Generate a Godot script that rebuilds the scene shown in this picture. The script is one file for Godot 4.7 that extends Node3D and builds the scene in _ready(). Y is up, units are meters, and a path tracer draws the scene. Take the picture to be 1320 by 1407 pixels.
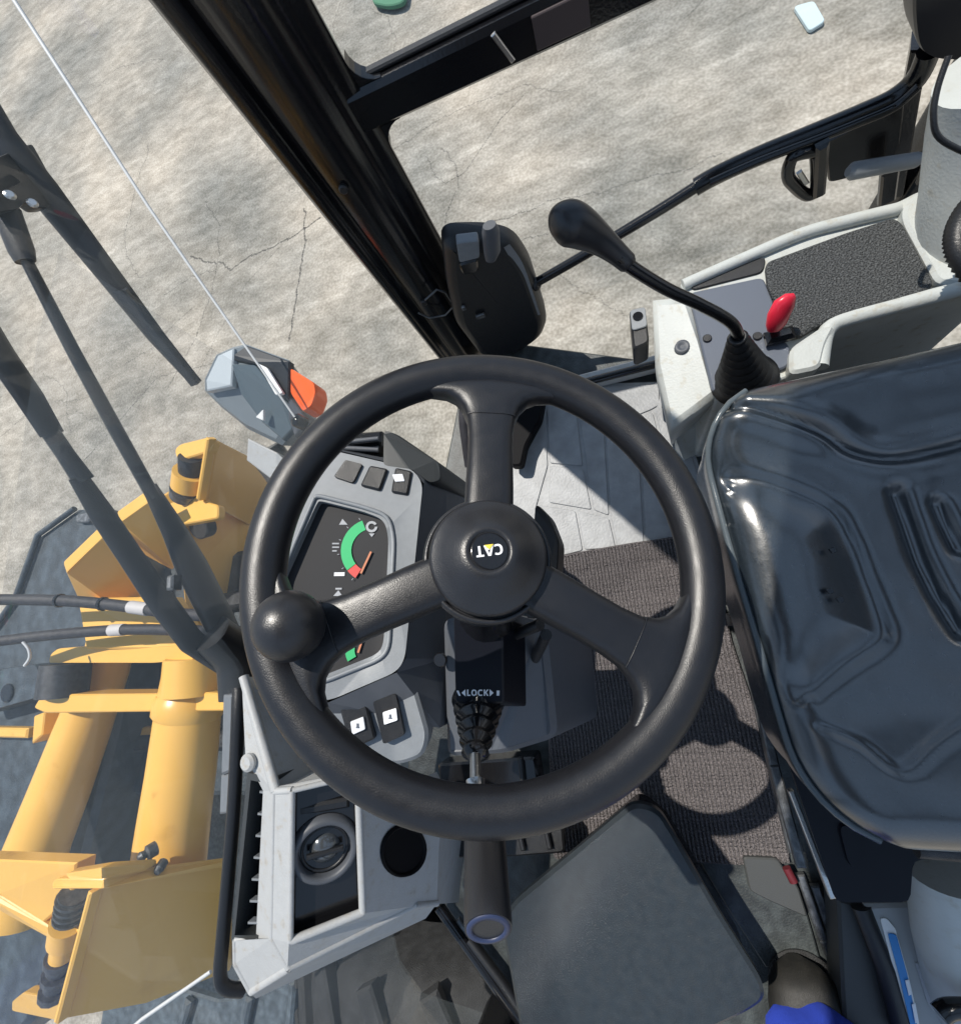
extends Node3D
# A wheel loader's cab seen from the driver's side, looking down. x runs to the rear of the machine, z to its left, y up; metres.

var M := {}
var names := {}
var rng := RandomNumberGenerator.new()

# ---------------------------------------------------------------- helpers
func lin(r: float, g: float, b: float) -> Color:
	return Color(r, g, b).linear_to_srgb()

func noise_tex(freq: float, octaves: int, size: int, as_normal: bool, strength := 4.0, seed_ := 1, kind := FastNoiseLite.TYPE_SIMPLEX_SMOOTH) -> NoiseTexture2D:
	var n := FastNoiseLite.new()
	n.noise_type = kind
	n.seed = seed_
	n.frequency = freq
	n.fractal_octaves = octaves
	var t := NoiseTexture2D.new()
	t.width = size
	t.height = size
	t.seamless = true
	t.noise = n
	if as_normal:
		t.as_normal_map = true
		t.bump_strength = strength
	return t

func tone_tex(lo: float, hi: float, freq: float, seed_: int, octaves := 4) -> NoiseTexture2D:
	var t := noise_tex(freq, octaves, 512, false, 1.0, seed_)
	var g := Gradient.new()
	g.set_color(0, Color(lo, lo, lo))
	g.set_color(1, Color(hi, hi, hi))
	t.color_ramp = g
	return t

# mostly clean, with darker marks where the noise is low
func worn_tex(low: float, share: float, freq: float, seed_: int) -> NoiseTexture2D:
	var t := tone_tex(low, 1.0, freq, seed_, 5)
	var g := Gradient.new()
	g.offsets = PackedFloat32Array([0.0, share * 0.7, share, 1.0])
	g.colors = PackedColorArray([Color(low, low * 0.97, low * 0.93), Color(low * 1.15, low * 1.12, low * 1.08), Color(0.97, 0.97, 0.97), Color(1, 1, 1)])
	t.color_ramp = g
	return t

func mat(called: String, c: Color, rough: float, metal := 0.0, bump: Texture2D = null, bump_scale := 0.5, tile := 8.0, tone: Texture2D = null) -> StandardMaterial3D:
	var m := StandardMaterial3D.new()
	m.resource_name = called
	m.albedo_color = c
	m.roughness = rough
	m.metallic = metal
	m.uv1_triplanar = true
	m.uv1_scale = Vector3(tile, tile, tile)
	if bump:
		m.normal_enabled = true
		m.normal_texture = bump
		m.normal_scale = bump_scale
	if tone:
		m.albedo_texture = tone
	M[called] = m
	return m

func st() -> SurfaceTool:
	var s := SurfaceTool.new()
	s.begin(Mesh.PRIMITIVE_TRIANGLES)
	return s

func tri(s: SurfaceTool, a: Vector3, b: Vector3, c: Vector3, g := -1) -> void:
	for p in [a, b, c]:
		s.set_smooth_group(g)
		s.add_vertex(p)

func quad(s: SurfaceTool, a: Vector3, b: Vector3, c: Vector3, d: Vector3, g := -1) -> void:
	tri(s, a, b, c, g)
	tri(s, a, c, d, g)

func numbered(called: String) -> String:
	var n: int = names.get(called, 0)
	names[called] = n + 1
	return called if n == 0 else "%s_%03d" % [called, n]

func tag(o: Node3D, label: String, category := "", group := "", kind := "") -> void:
	if label: o.set_meta("label", label)
	if category: o.set_meta("category", category)
	if group: o.set_meta("group", group)
	if kind: o.set_meta("kind", kind)

func thing(called: String, label: String, category: String, at: Vector3, group := "") -> Node3D:
	var o := Node3D.new()
	o.name = numbered(called)
	add_child(o)
	o.position = at
	tag(o, label, category, group)
	return o

func obj(called: String, s: SurfaceTool, m: Material, parent: Node3D = null) -> MeshInstance3D:
	s.generate_normals()
	var o := MeshInstance3D.new()
	o.mesh = s.commit()
	o.mesh.surface_set_material(0, m)
	if parent == null:
		o.name = numbered(called)
		add_child(o)
	else:
		o.name = called
		parent.add_child(o, true)
		if not (parent is MeshInstance3D):
			o.position = -parent.position
	return o

func circle_frame(n: Vector3) -> Array:
	var a := n.cross(Vector3(0.123, 0.31, 0.94)).normalized()
	return [a, n.cross(a).normalized()]

# points along a tube become rings; smooth
func tube(s: SurfaceTool, pts: Array, radii, seg := 14, caps := true, squash := 1.0, up := Vector3.ZERO) -> void:
	var rings := []
	var side := Vector3.ZERO
	for i in pts.size():
		var d: Vector3 = (pts[mini(i + 1, pts.size() - 1)] - pts[maxi(i - 1, 0)]).normalized()
		if side == Vector3.ZERO:
			side = d.cross(up if up != Vector3.ZERO else Vector3(0.21, 0.93, 0.31)).normalized()
		side = (side - d * side.dot(d)).normalized()
		var other := side.cross(d).normalized()
		var r: float = radii[i] if radii is Array else radii
		var ring := PackedVector3Array()
		for k in seg:
			var a := TAU * k / seg
			ring.append(pts[i] + (side * cos(a) + other * sin(a) * squash) * r)
		rings.append(ring)
	loft(s, rings, caps)

func loft(s: SurfaceTool, rings: Array, caps := true, g := 0, closed := true) -> void:
	var n: int = rings[0].size()
	for i in rings.size() - 1:
		for k in (n if closed else n - 1):
			var k2 := (k + 1) % n
			quad(s, rings[i][k], rings[i][k2], rings[i + 1][k2], rings[i + 1][k], g)
	if caps:
		for e in [0, rings.size() - 1]:
			var c := Vector3.ZERO
			for p in rings[e]: c += p
			c /= n
			for k in n:
				if e == 0: tri(s, c, rings[e][(k + 1) % n], rings[e][k], 5)
				else: tri(s, c, rings[e][k], rings[e][(k + 1) % n], 5)

func smooth_path(pts: Array, per := 6) -> Array:
	var out := []
	for i in pts.size() - 1:
		var p0: Vector3 = pts[maxi(i - 1, 0)]
		var p3: Vector3 = pts[mini(i + 2, pts.size() - 1)]
		for k in per:
			out.append((pts[i] as Vector3).cubic_interpolate(pts[i + 1], p0, p3, float(k) / per))
	out.append(pts[-1])
	return out

# profile: Vector2(radius, height along axis)
func lathe(s: SurfaceTool, at: Vector3, axis: Vector3, profile: Array, seg := 40, smooth := true) -> void:
	axis = axis.normalized()
	var f := circle_frame(axis)
	var rings := []
	for p in profile:
		var ring := PackedVector3Array()
		for k in seg:
			var a := TAU * k / seg
			ring.append(at + axis * p.y + (f[0] * cos(a) + f[1] * sin(a)) * p.x)
		rings.append(ring)
	for i in rings.size() - 1:
		for k in seg:
			var k2 := (k + 1) % seg
			quad(s, rings[i][k], rings[i][k2], rings[i + 1][k2], rings[i + 1][k], (i + 1 if not smooth else 0))
	var top := at + axis * (profile[-1] as Vector2).y
	for k in seg:
		tri(s, top, rings[-1][k], rings[-1][(k + 1) % seg], 30)

func newell(poly: Array) -> Vector3:
	var n := Vector3.ZERO
	for i in poly.size():
		n += (poly[i] as Vector3).cross(poly[(i + 1) % poly.size()])
	return n.normalized()

# rounds the corners of a planar outline
func rounded(poly: Array, r: float, n := 5) -> Array:
	var out := []
	for i in poly.size():
		var p: Vector3 = poly[i]
		var a: Vector3 = poly[i - 1]
		var b: Vector3 = poly[(i + 1) % poly.size()]
		var ra := minf(r, (a - p).length() * 0.45)
		var rb := minf(r, (b - p).length() * 0.45)
		var pa := p + (a - p).normalized() * ra
		var pb := p + (b - p).normalized() * rb
		for k in n + 1:
			var t := float(k) / n
			out.append(pa.lerp(p, t).lerp(p.lerp(pb, t), t))
	return out

func inset(poly: Array, n: Vector3, d: float) -> Array:
	var out := []
	for i in poly.size():
		var p: Vector3 = poly[i]
		var e1: Vector3 = (p - poly[i - 1]).normalized()
		var e2: Vector3 = (poly[(i + 1) % poly.size()] - p).normalized()
		var n1 := n.cross(e1)
		var n2 := n.cross(e2)
		var m := n1 + n2
		if m.length() < 0.05:
			m = n1
		m = m.normalized()
		out.append(p + m * d / maxf(0.4, m.dot(n1)))
	return out

func flat_idx(poly: Array, n: Vector3) -> PackedInt32Array:
	var f := circle_frame(n)
	var flat := PackedVector2Array()
	for p in poly: flat.append(Vector2(f[0].dot(p), f[1].dot(p)) * 1000.0)
	return Geometry2D.triangulate_polygon(flat)

func fill(s: SurfaceTool, poly: Array, n: Vector3, flip := false, g := -1) -> void:
	var idx := flat_idx(poly, n)
	if idx.is_empty():
		var c := Vector3.ZERO
		for p in poly: c += p / poly.size()
		for k in poly.size():
			if flip: tri(s, c, poly[(k + 1) % poly.size()], poly[k], g)
			else: tri(s, c, poly[k], poly[(k + 1) % poly.size()], g)
		return
	var up := newell([poly[idx[0]], poly[idx[1]], poly[idx[2]]]).dot(n) > 0.0
	for i in range(0, idx.size(), 3):
		if flip == up: tri(s, poly[idx[i]], poly[idx[i + 2]], poly[idx[i + 1]], g)
		else: tri(s, poly[idx[i]], poly[idx[i + 1]], poly[idx[i + 2]], g)

# an outline and how far it goes down, with bevelled top and bottom edges
func slab(s: SurfaceTool, poly: Array, down: Vector3, bevel := 0.002) -> void:
	var n := newell(poly)
	if n.dot(down) > 0.0:
		poly = poly.duplicate()
		poly.reverse()
		n = -n
	var dn := down.normalized()
	var low := []
	var r0 := inset(poly, n, bevel)
	if flat_idx(r0, n).is_empty():
		var thin := []
		for p in poly:
			if thin.is_empty() or (p - thin[-1]).length() > 0.0015: thin.append(p)
		poly = thin
		r0 = inset(poly, n, bevel * 0.25)
		if flat_idx(r0, n).is_empty():
			r0 = poly.duplicate()
	var r1 := []
	var r2 := []
	var r3 := []
	for i in poly.size():
		r1.append(poly[i] + dn * bevel)
		r2.append(poly[i] + down - dn * bevel)
		r3.append(r0[i] + down)
	var rings := [r0, r1, r2, r3]
	for i in 3:
		for k in poly.size():
			var k2 := (k + 1) % poly.size()
			quad(s, rings[i][k2], rings[i][k], rings[i + 1][k], rings[i + 1][k2], 1 + i if poly.size() > 10 else -1)
	fill(s, r0, n, true)
	fill(s, r3, n)

func box(s: SurfaceTool, c: Vector3, size: Vector3, bevel := 0.003, basis_ := Basis()) -> void:
	var x := basis_.x * size.x * 0.5
	var y := basis_.y * size.y * 0.5
	var z := basis_.z * size.z * 0.5
	slab(s, [c + y - x - z, c + y + x - z, c + y + x + z, c + y - x + z], -y * 2.0, bevel)

# a straight bar of rectangular section between two points
func bar(s: SurfaceTool, a: Vector3, b: Vector3, w: float, h: float, up := Vector3.UP, bevel := 0.002) -> void:
	var d := (b - a).normalized()
	var side := d.cross(up).normalized()
	var u := side.cross(d).normalized()
	box(s, (a + b) * 0.5, Vector3((b - a).length(), h, w), bevel, Basis(d, u, side))

func ball(s: SurfaceTool, c: Vector3, r: float, seg := 28) -> void:
	var prof := []
	for i in seg / 2 + 1:
		var a := PI * i / (seg / 2)
		prof.append(Vector2(maxf(sin(a) * r, 0.00001), -cos(a) * r))
	lathe(s, c, Vector3.UP, prof, seg)

func strip(s: SurfaceTool, a: Array, b: Array, g := 0) -> void:
	for i in a.size() - 1:
		quad(s, a[i], a[i + 1], b[i + 1], b[i], g)

func words(called: String, what: String, at: Vector3, right: Vector3, up: Vector3, height: float, m: Material, parent: Node3D, bold := true) -> void:
	var t := TextMesh.new()
	var f := SystemFont.new()
	f.font_names = PackedStringArray(["Droid Sans"])
	f.font_weight = 700 if bold else 400
	t.font = f
	t.text = what
	t.font_size = 32
	t.pixel_size = height / 23.0
	t.depth = 0.0006
	t.material = m
	var o := MeshInstance3D.new()
	o.name = called
	o.mesh = t
	right = right.normalized()
	up = (up - right * up.dot(right)).normalized()
	o.transform = Transform3D(Basis(right, up, right.cross(up)), at)
	parent.add_child(o, true)
	if not (parent is MeshInstance3D):
		o.position = at - parent.position

# ---------------------------------------------------------------- scene
func _ready() -> void:
	rng.seed = 7
	var cam := Camera3D.new()
	cam.name = "camera"
	cam.fov = 94.527
	cam.near = 0.02
	cam.far = 300.0
	cam.transform = Transform3D(Basis(Vector3(0.9433, -0.3147, 0.1076), Vector3(0.1733, 0.1888, -0.9666), Vector3(0.2838, 0.9302, 0.2325)).orthonormalized(), Vector3(0, 2.10, 0))
	add_child(cam)
	var we := WorldEnvironment.new()
	we.name = "world"
	var env := Environment.new()
	env.background_mode = Environment.BG_SKY
	var sky := Sky.new()
	var sm := ProceduralSkyMaterial.new()
	sm.sky_top_color = Color(0.66, 0.78, 0.93)
	sm.sky_horizon_color = Color(0.86, 0.88, 0.90)
	sm.sky_curve = 0.18
	sm.sky_energy_multiplier = 0.88
	sm.ground_bottom_color = Color(0.45, 0.44, 0.42)
	sm.ground_horizon_color = Color(0.66, 0.67, 0.67)
	sky.sky_material = sm
	env.sky = sky
	env.tonemap_mode = Environment.TONE_MAPPER_LINEAR
	env.tonemap_exposure = 1.25
	env.sdfgi_enabled = true
	env.ssao_enabled = true
	env.ssil_enabled = true
	we.environment = env
	add_child(we)
	var sun := DirectionalLight3D.new()
	sun.name = "sun"
	sun.light_energy = 1.6
	sun.light_color = Color(1.0, 0.975, 0.935)
	sun.light_angular_distance = 0.5
	sun.shadow_enabled = true
	add_child(sun)
	sun.look_at_from_position(Vector3.ZERO, Vector3(0.264, -0.899, 0.350), Vector3.UP)

	materials()
	ground()
	cab()
	glass()
	floor_parts()
	loader()
	outside_parts()
	console()
	seat()
	dash()
	column()
	wheel()
	left_side()

func materials() -> void:
	var grain := noise_tex(0.09, 3, 512, true, 5.0, 3)
	var leather := noise_tex(0.05, 4, 512, true, 6.0, 5, FastNoiseLite.TYPE_CELLULAR)
	var rough_n := noise_tex(0.2, 3, 512, true, 8.0, 9)
	var fine := tone_tex(0.94, 1.0, 0.01, 11)
	var dirt := tone_tex(0.55, 1.0, 0.012, 12, 5)
	var dirt2 := tone_tex(0.72, 1.0, 0.03, 14, 5)
	mat("black_plastic", lin(0.013, 0.0135, 0.015), 0.42, 0.0, grain, 0.35, 14.0, fine)
	mat("black_paint", lin(0.004, 0.0042, 0.0055), 0.20, 0.0, grain, 0.04, 4.0)
	mat("wheel_rubber", lin(0.008, 0.0085, 0.011), 0.40, 0.0, grain, 0.2, 16.0, fine)
	mat("hub_plastic", lin(0.014, 0.0145, 0.017), 0.36, 0.0, grain, 0.2, 16.0)
	mat("gloss_black", lin(0.008, 0.008, 0.009), 0.16)
	mat("seat_vinyl", lin(0.015, 0.022, 0.029), 0.31, 0.0, leather, 0.14, 22.0, dirt2)
	mat("seat_piping_highlight", lin(0.07, 0.085, 0.095), 0.22, 0.0, leather, 0.15, 22.0)  # paler than the vinyl, carries the highlight of the front roll
	mat("dash_grey", lin(0.44, 0.445, 0.44), 0.5, 0.0, grain, 0.15, 6.0, worn_tex(0.84, 0.3, 0.015, 28))
	mat("panel_grey", lin(0.085, 0.092, 0.105), 0.5, 0.0, grain, 0.2, 14.0, fine)  # bezel grey darkened for the shaded panel body
	mat("bezel_grey", lin(0.21, 0.225, 0.24), 0.5, 0.0, grain, 0.2, 14.0, fine)
	mat("console_grey", lin(0.48, 0.50, 0.48), 0.5, 0.0, grain, 0.12, 5.0, worn_tex(0.82, 0.3, 0.015, 29))
	mat("plate_blue_grey", lin(0.10, 0.115, 0.145), 0.4, 0.0, grain, 0.1, 12.0)
	mat("foam_pad", lin(0.15, 0.158, 0.16), 0.9, 0.0, rough_n, 0.9, 3.0, tone_tex(0.35, 1.0, 0.22, 21, 2))
	mat("rubber_floor", lin(0.34, 0.35, 0.36), 0.5, 0.0, grain, 0.12, 3.0, tone_tex(0.84, 1.0, 0.012, 30))
	mat("textile_mat", lin(0.23, 0.207, 0.21), 0.95, 0.0, rough_n, 1.0, 3.0, tone_tex(0.40, 1.0, 0.18, 23, 2))
	mat("floor_metal", lin(0.055, 0.065, 0.066), 0.5, 0.0, grain, 0.2, 5.0, dirt)
	mat("slate_lid", lin(0.020, 0.026, 0.031), 0.38, 0.0, grain, 0.12, 8.0, tone_tex(0.86, 1.0, 0.012, 25, 5))
	mat("yellow_paint", lin(0.74, 0.42, 0.085), 0.32, 0.0, grain, 0.01, 1.1, worn_tex(0.80, 0.17, 0.011, 27))
	mat("bucket_paint", lin(0.060, 0.080, 0.098), 0.5, 0.0, grain, 0.2, 2.0, dirt)
	mat("grey_metal", lin(0.25, 0.26, 0.27), 0.42, 0.7, grain, 0.2, 8.0, dirt)
	mat("bare_steel", lin(0.55, 0.54, 0.52), 0.3, 1.0, grain, 0.1, 8.0)
	mat("dark_steel", lin(0.07, 0.073, 0.08), 0.45, 0.5, rough_n, 0.4, 8.0, dirt)
	mat("hose_rubber", lin(0.035, 0.033, 0.04), 0.6, 0.0, rough_n, 0.3, 8.0, dirt)
	mat("tyre_rubber", lin(0.030, 0.031, 0.032), 0.8, 0.0, rough_n, 0.5, 4.0, dirt)
	M.seat_vinyl.metallic_specular = 0.72
	M.seat_vinyl.clearcoat_enabled = true
	M.seat_vinyl.clearcoat = 1.0
	M.seat_vinyl.clearcoat_roughness = 0.22
	for q in [["wheel_rubber", 0.72, 0.008], ["seat_vinyl", 0.70, 0.010], ["hub_plastic", 0.75, 0.01], ["slate_lid", 0.6, 0.012], ["black_plastic", 0.75, 0.012], ["dash_grey", 0.7, 0.01]]:
		M[q[0]].roughness_texture = tone_tex(q[1], 1.0, q[2], 51 + int(q[2] * 1000), 5)
		M[q[0]].roughness /= 0.5 + 0.5 * q[1]
	mat("pin_steel", lin(0.16, 0.165, 0.17), 0.4, 0.6, rough_n, 0.4, 8.0, dirt)
	mat("headliner", lin(0.16, 0.16, 0.165), 0.9)
	mat("pocket_black", lin(0.006, 0.006, 0.007), 0.6)
	mat("tape_grey", lin(0.46, 0.44, 0.43), 0.6)
	mat("base_black", lin(0.007, 0.008, 0.012), 0.35)
	M.base_black.metallic_specular = 0.3
	M.pocket_black.metallic_specular = 0.2
	mat("clip_red", lin(0.09, 0.008, 0.012), 0.5)
	mat("sill_grey", lin(0.30, 0.31, 0.31), 0.5)
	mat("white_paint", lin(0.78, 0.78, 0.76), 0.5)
	mat("white_cord", lin(0.50, 0.51, 0.51), 0.5)
	mat("print_white", lin(0.75, 0.76, 0.78), 0.6)
	mat("print_grey", lin(0.35, 0.36, 0.38), 0.6)
	mat("print_green", lin(0.02, 0.42, 0.14), 0.6)
	mat("print_red", lin(0.60, 0.06, 0.05), 0.6)
	mat("needle_orange", lin(0.55, 0.20, 0.10), 0.6)
	mat("logo_yellow", lin(0.75, 0.55, 0.06), 0.6)
	mat("gauge_face", lin(0.014, 0.014, 0.016), 0.7, 0.0, grain, 0.05, 12.0)
	mat("red_plastic", lin(0.62, 0.02, 0.045), 0.3)
	mat("pink_plastic", lin(0.55, 0.16, 0.22), 0.4)
	mat("amber_lens", lin(0.85, 0.13, 0.03), 0.18)
	mat("lamp_grey", lin(0.17, 0.195, 0.21), 0.4, 0.0, grain, 0.1, 5.0, fine)
	mat("bezel_light", lin(0.42, 0.46, 0.48), 0.4)
	mat("lamp_face", lin(0.085, 0.11, 0.125), 0.25)
	mat("cap_blue", lin(0.02, 0.03, 0.075), 0.45)
	mat("duct_grey", lin(0.045, 0.048, 0.048), 0.5, 0.0, grain, 0.2, 14.0)
	mat("lamp_black", lin(0.02, 0.022, 0.025), 0.4)
	mat("jeans_blue", lin(0.02, 0.055, 0.46), 0.85, 0.0, rough_n, 0.6, 10.0)
	mat("boot_leather", lin(0.018, 0.017, 0.014), 0.6, 0.0, rough_n, 0.4, 8.0, dirt)
	mat("sticker_blue", lin(0.03, 0.22, 0.55), 0.4)
	mat("fender_grey", lin(0.10, 0.125, 0.145), 0.5, 0.0, grain, 0.1, 4.0, dirt)
	mat("pale_blue", lin(0.42, 0.52, 0.54), 0.6)
	mat("green_cloth", lin(0.05, 0.16, 0.09), 0.8)
	mat("brown_label", lin(0.05, 0.035, 0.035), 0.5)
	var p := mat("pane", Color(0.92, 0.97, 0.97, 0.06), 0.0)
	p.transparency = BaseMaterial3D.TRANSPARENCY_ALPHA
	p.uv1_triplanar = false
	var d := mat("glass_haze", Color(0.80, 0.83, 0.84, 0.15), 0.9)  # thin dust plus painted haze of reflections in the glass
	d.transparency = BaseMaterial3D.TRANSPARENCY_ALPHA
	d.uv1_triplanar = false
	var q := mat("knob_lens", lin(0.10, 0.11, 0.12), 0.15, 0.5)
	q.uv1_triplanar = false

func ground() -> void:
	var size := 2048
	var span := 9.2
	var org := Vector2(-6.3, -7.6)
	var pics := []
	for spec in [[0.012, 5, 512, 2048, 31], [0.003, 5, 2048, 2048, 32], [0.22, 3, 2048, 2048, 33], [0.03, 4, 400, 2048, 34], [0.05, 5, 1000, 2048, 35]]:
		var n := FastNoiseLite.new()
		n.seed = spec[4]
		n.frequency = spec[0]
		n.fractal_octaves = spec[1]
		var im := n.get_image(spec[2], spec[3], false, false, false)
		im.convert(Image.FORMAT_L8)
		if spec[2] != 2048: im.resize(2048, 2048, Image.INTERPOLATE_CUBIC)
		pics.append(im.get_data())
	var streak: PackedByteArray = pics[0]
	var broad: PackedByteArray = pics[1]
	var speck: PackedByteArray = pics[2]
	var scrape: PackedByteArray = pics[3]
	var mottle: PackedByteArray = pics[4]
	var data := PackedByteArray()
	data.resize(size * size * 3)
	for i in size * size:
		var sc := clampf((scrape[i] - 170) / 30.0, 0.0, 1.0)
		var v := 130.0 + (streak[i] - 128) * 0.12 + (broad[i] - 128) * 0.30 + (speck[i] - 128) * 0.20 + (mottle[i] - 128) * 0.18 + sc * 12.0
		var w := (broad[i] - 128) * 0.05
		data[i * 3] = int(clampf(v + w + 6.0, 0, 255))
		data[i * 3 + 1] = int(clampf(v + 1.0, 0, 255))
		data[i * 3 + 2] = int(clampf(v - w - 9.0, 0, 255))
	var img := Image.create_from_data(size, size, false, Image.FORMAT_RGB8, data)
	# cracks and scratches in the surface
	var cracks := [
		[[Vector3(-1.59, 0, -2.718), Vector3(-1.58, 0, -2.462), Vector3(-1.659, 0, -2.117), Vector3(-1.729, 0, -1.783)], 1],
		[[Vector3(-2.537, 0, -2.714), Vector3(-2.288, 0, -2.57), Vector3(-2.174, 0, -2.464), Vector3(-2.012, 0, -2.51), Vector3(-1.723, 0, -2.52), Vector3(-1.473, 0, -2.583)], 1],
		[[Vector3(-2.772, 0, -2.484), Vector3(-2.53, 0, -2.544), Vector3(-2.286, 0, -2.523)], 0],
		[[Vector3(-0.7331, 0, -2.713), Vector3(-0.6866, 0, -2.557), Vector3(-0.6312, 0, -2.469), Vector3(-0.5034, 0, -2.497), Vector3(-0.2549, 0, -2.765), Vector3(-0.1165, 0, -2.849)], 0],
		[[Vector3(-3.465, 0, -1.36), Vector3(-3.015, 0, -1.682), Vector3(-2.796, 0, -1.839), Vector3(-2.267, 0, -1.793)], 0],
	]
	for k in 46:
		var a := Vector3(rng.randf_range(-5.5, 1.6), 0, rng.randf_range(-7.0, 0.4))
		var ang := rng.randf_range(0.0, TAU)
		var line := [a]
		for j in rng.randi_range(2, 6):
			ang += rng.randf_range(-0.7, 0.7)
			line.append(line[-1] + Vector3(cos(ang), 0, sin(ang)) * rng.randf_range(0.1, 0.4))
		cracks.append([line, 0, rng.randf_range(0.10, 0.26)])
	for c in cracks:
		for i in c[0].size() - 1:
			var a := Vector2(c[0][i].x, c[0][i].z)
			var b := Vector2(c[0][i + 1].x, c[0][i + 1].z)
			var steps := int(a.distance_to(b) / span * size * 1.4) + 2
			var j := 0.0
			for k in steps:
				j = clampf(j + rng.randf_range(-0.8, 0.8), -3, 3)
				var q := (a.lerp(b, float(k) / steps) - org) / span * size + Vector2(j, -j)
				for d in ([Vector2i(0, 0), Vector2i(1, 0), Vector2i(0, 1)] if c[1] else [Vector2i(0, 0)]):
					var at: Vector2i = Vector2i(q) + (d as Vector2i)
					if at.x >= 0 and at.y >= 0 and at.x < size and at.y < size:
						var old := img.get_pixelv(at)
						img.set_pixelv(at, old.darkened(c[2] if c.size() > 2 else 0.24))
	var m := StandardMaterial3D.new()
	m.resource_name = "concrete"
	m.albedo_texture = ImageTexture.create_from_image(img)
	m.roughness = 0.9
	var bn := FastNoiseLite.new()
	bn.seed = 41
	bn.frequency = 0.12
	bn.fractal_octaves = 4
	var bi := bn.get_image(1024, 1024, false, false, true)
	bi.convert(Image.FORMAT_RGBA8)
	bi.bump_map_to_normal_map(3.0)
	m.normal_enabled = true
	m.normal_texture = ImageTexture.create_from_image(bi)
	m.normal_scale = 0.06
	var s := SurfaceTool.new()
	s.begin(Mesh.PRIMITIVE_TRIANGLES)
	var r := 60.0
	for v in [Vector3(-r, 0, -r), Vector3(r, 0, -r), Vector3(r, 0, r), Vector3(-r, 0, -r), Vector3(r, 0, r), Vector3(-r, 0, r)]:
		s.set_uv(Vector2((v.x - org.x) / span, (v.z - org.y) / span))
		s.set_normal(Vector3.UP)
		s.add_vertex(v)
	s.generate_tangents()
	var o := MeshInstance3D.new()
	o.name = "ground"
	o.mesh = s.commit()
	o.mesh.surface_set_material(0, m)
	add_child(o)
	tag(o, "pale grey scraped concrete yard around the machine", "", "", "structure")
	# flat pieces on the ground
	var a := st()
	slab(a, rounded([Vector3(1.167, 0.02, -2.656), Vector3(1.247, 0.02, -2.64), Vector3(1.26, 0.02, -2.501), Vector3(1.192, 0.02, -2.481)], 0.02), Vector3(0, -0.018, 0), 0.003)  # thin pale blue slab
	tag(obj("pale_blue_piece", a, M.pale_blue), "pale blue flat piece lying on the concrete, top right", "litter")
	a = st()
	slab(a, rounded([Vector3(-1, 0.05, -4.308), Vector3(-0.7157, 0.05, -4.108), Vector3(-0.7513, 0.05, -3.921), Vector3(-0.8593, 0.05, -3.954), Vector3(-0.9765, 0.05, -4.059)], 0.05), Vector3(0, -0.03, 0), 0.006)
	tag(obj("green_tarpaulin", a, M.green_cloth), "green folded sheet on the ground beyond the side window", "sheet")

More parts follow.
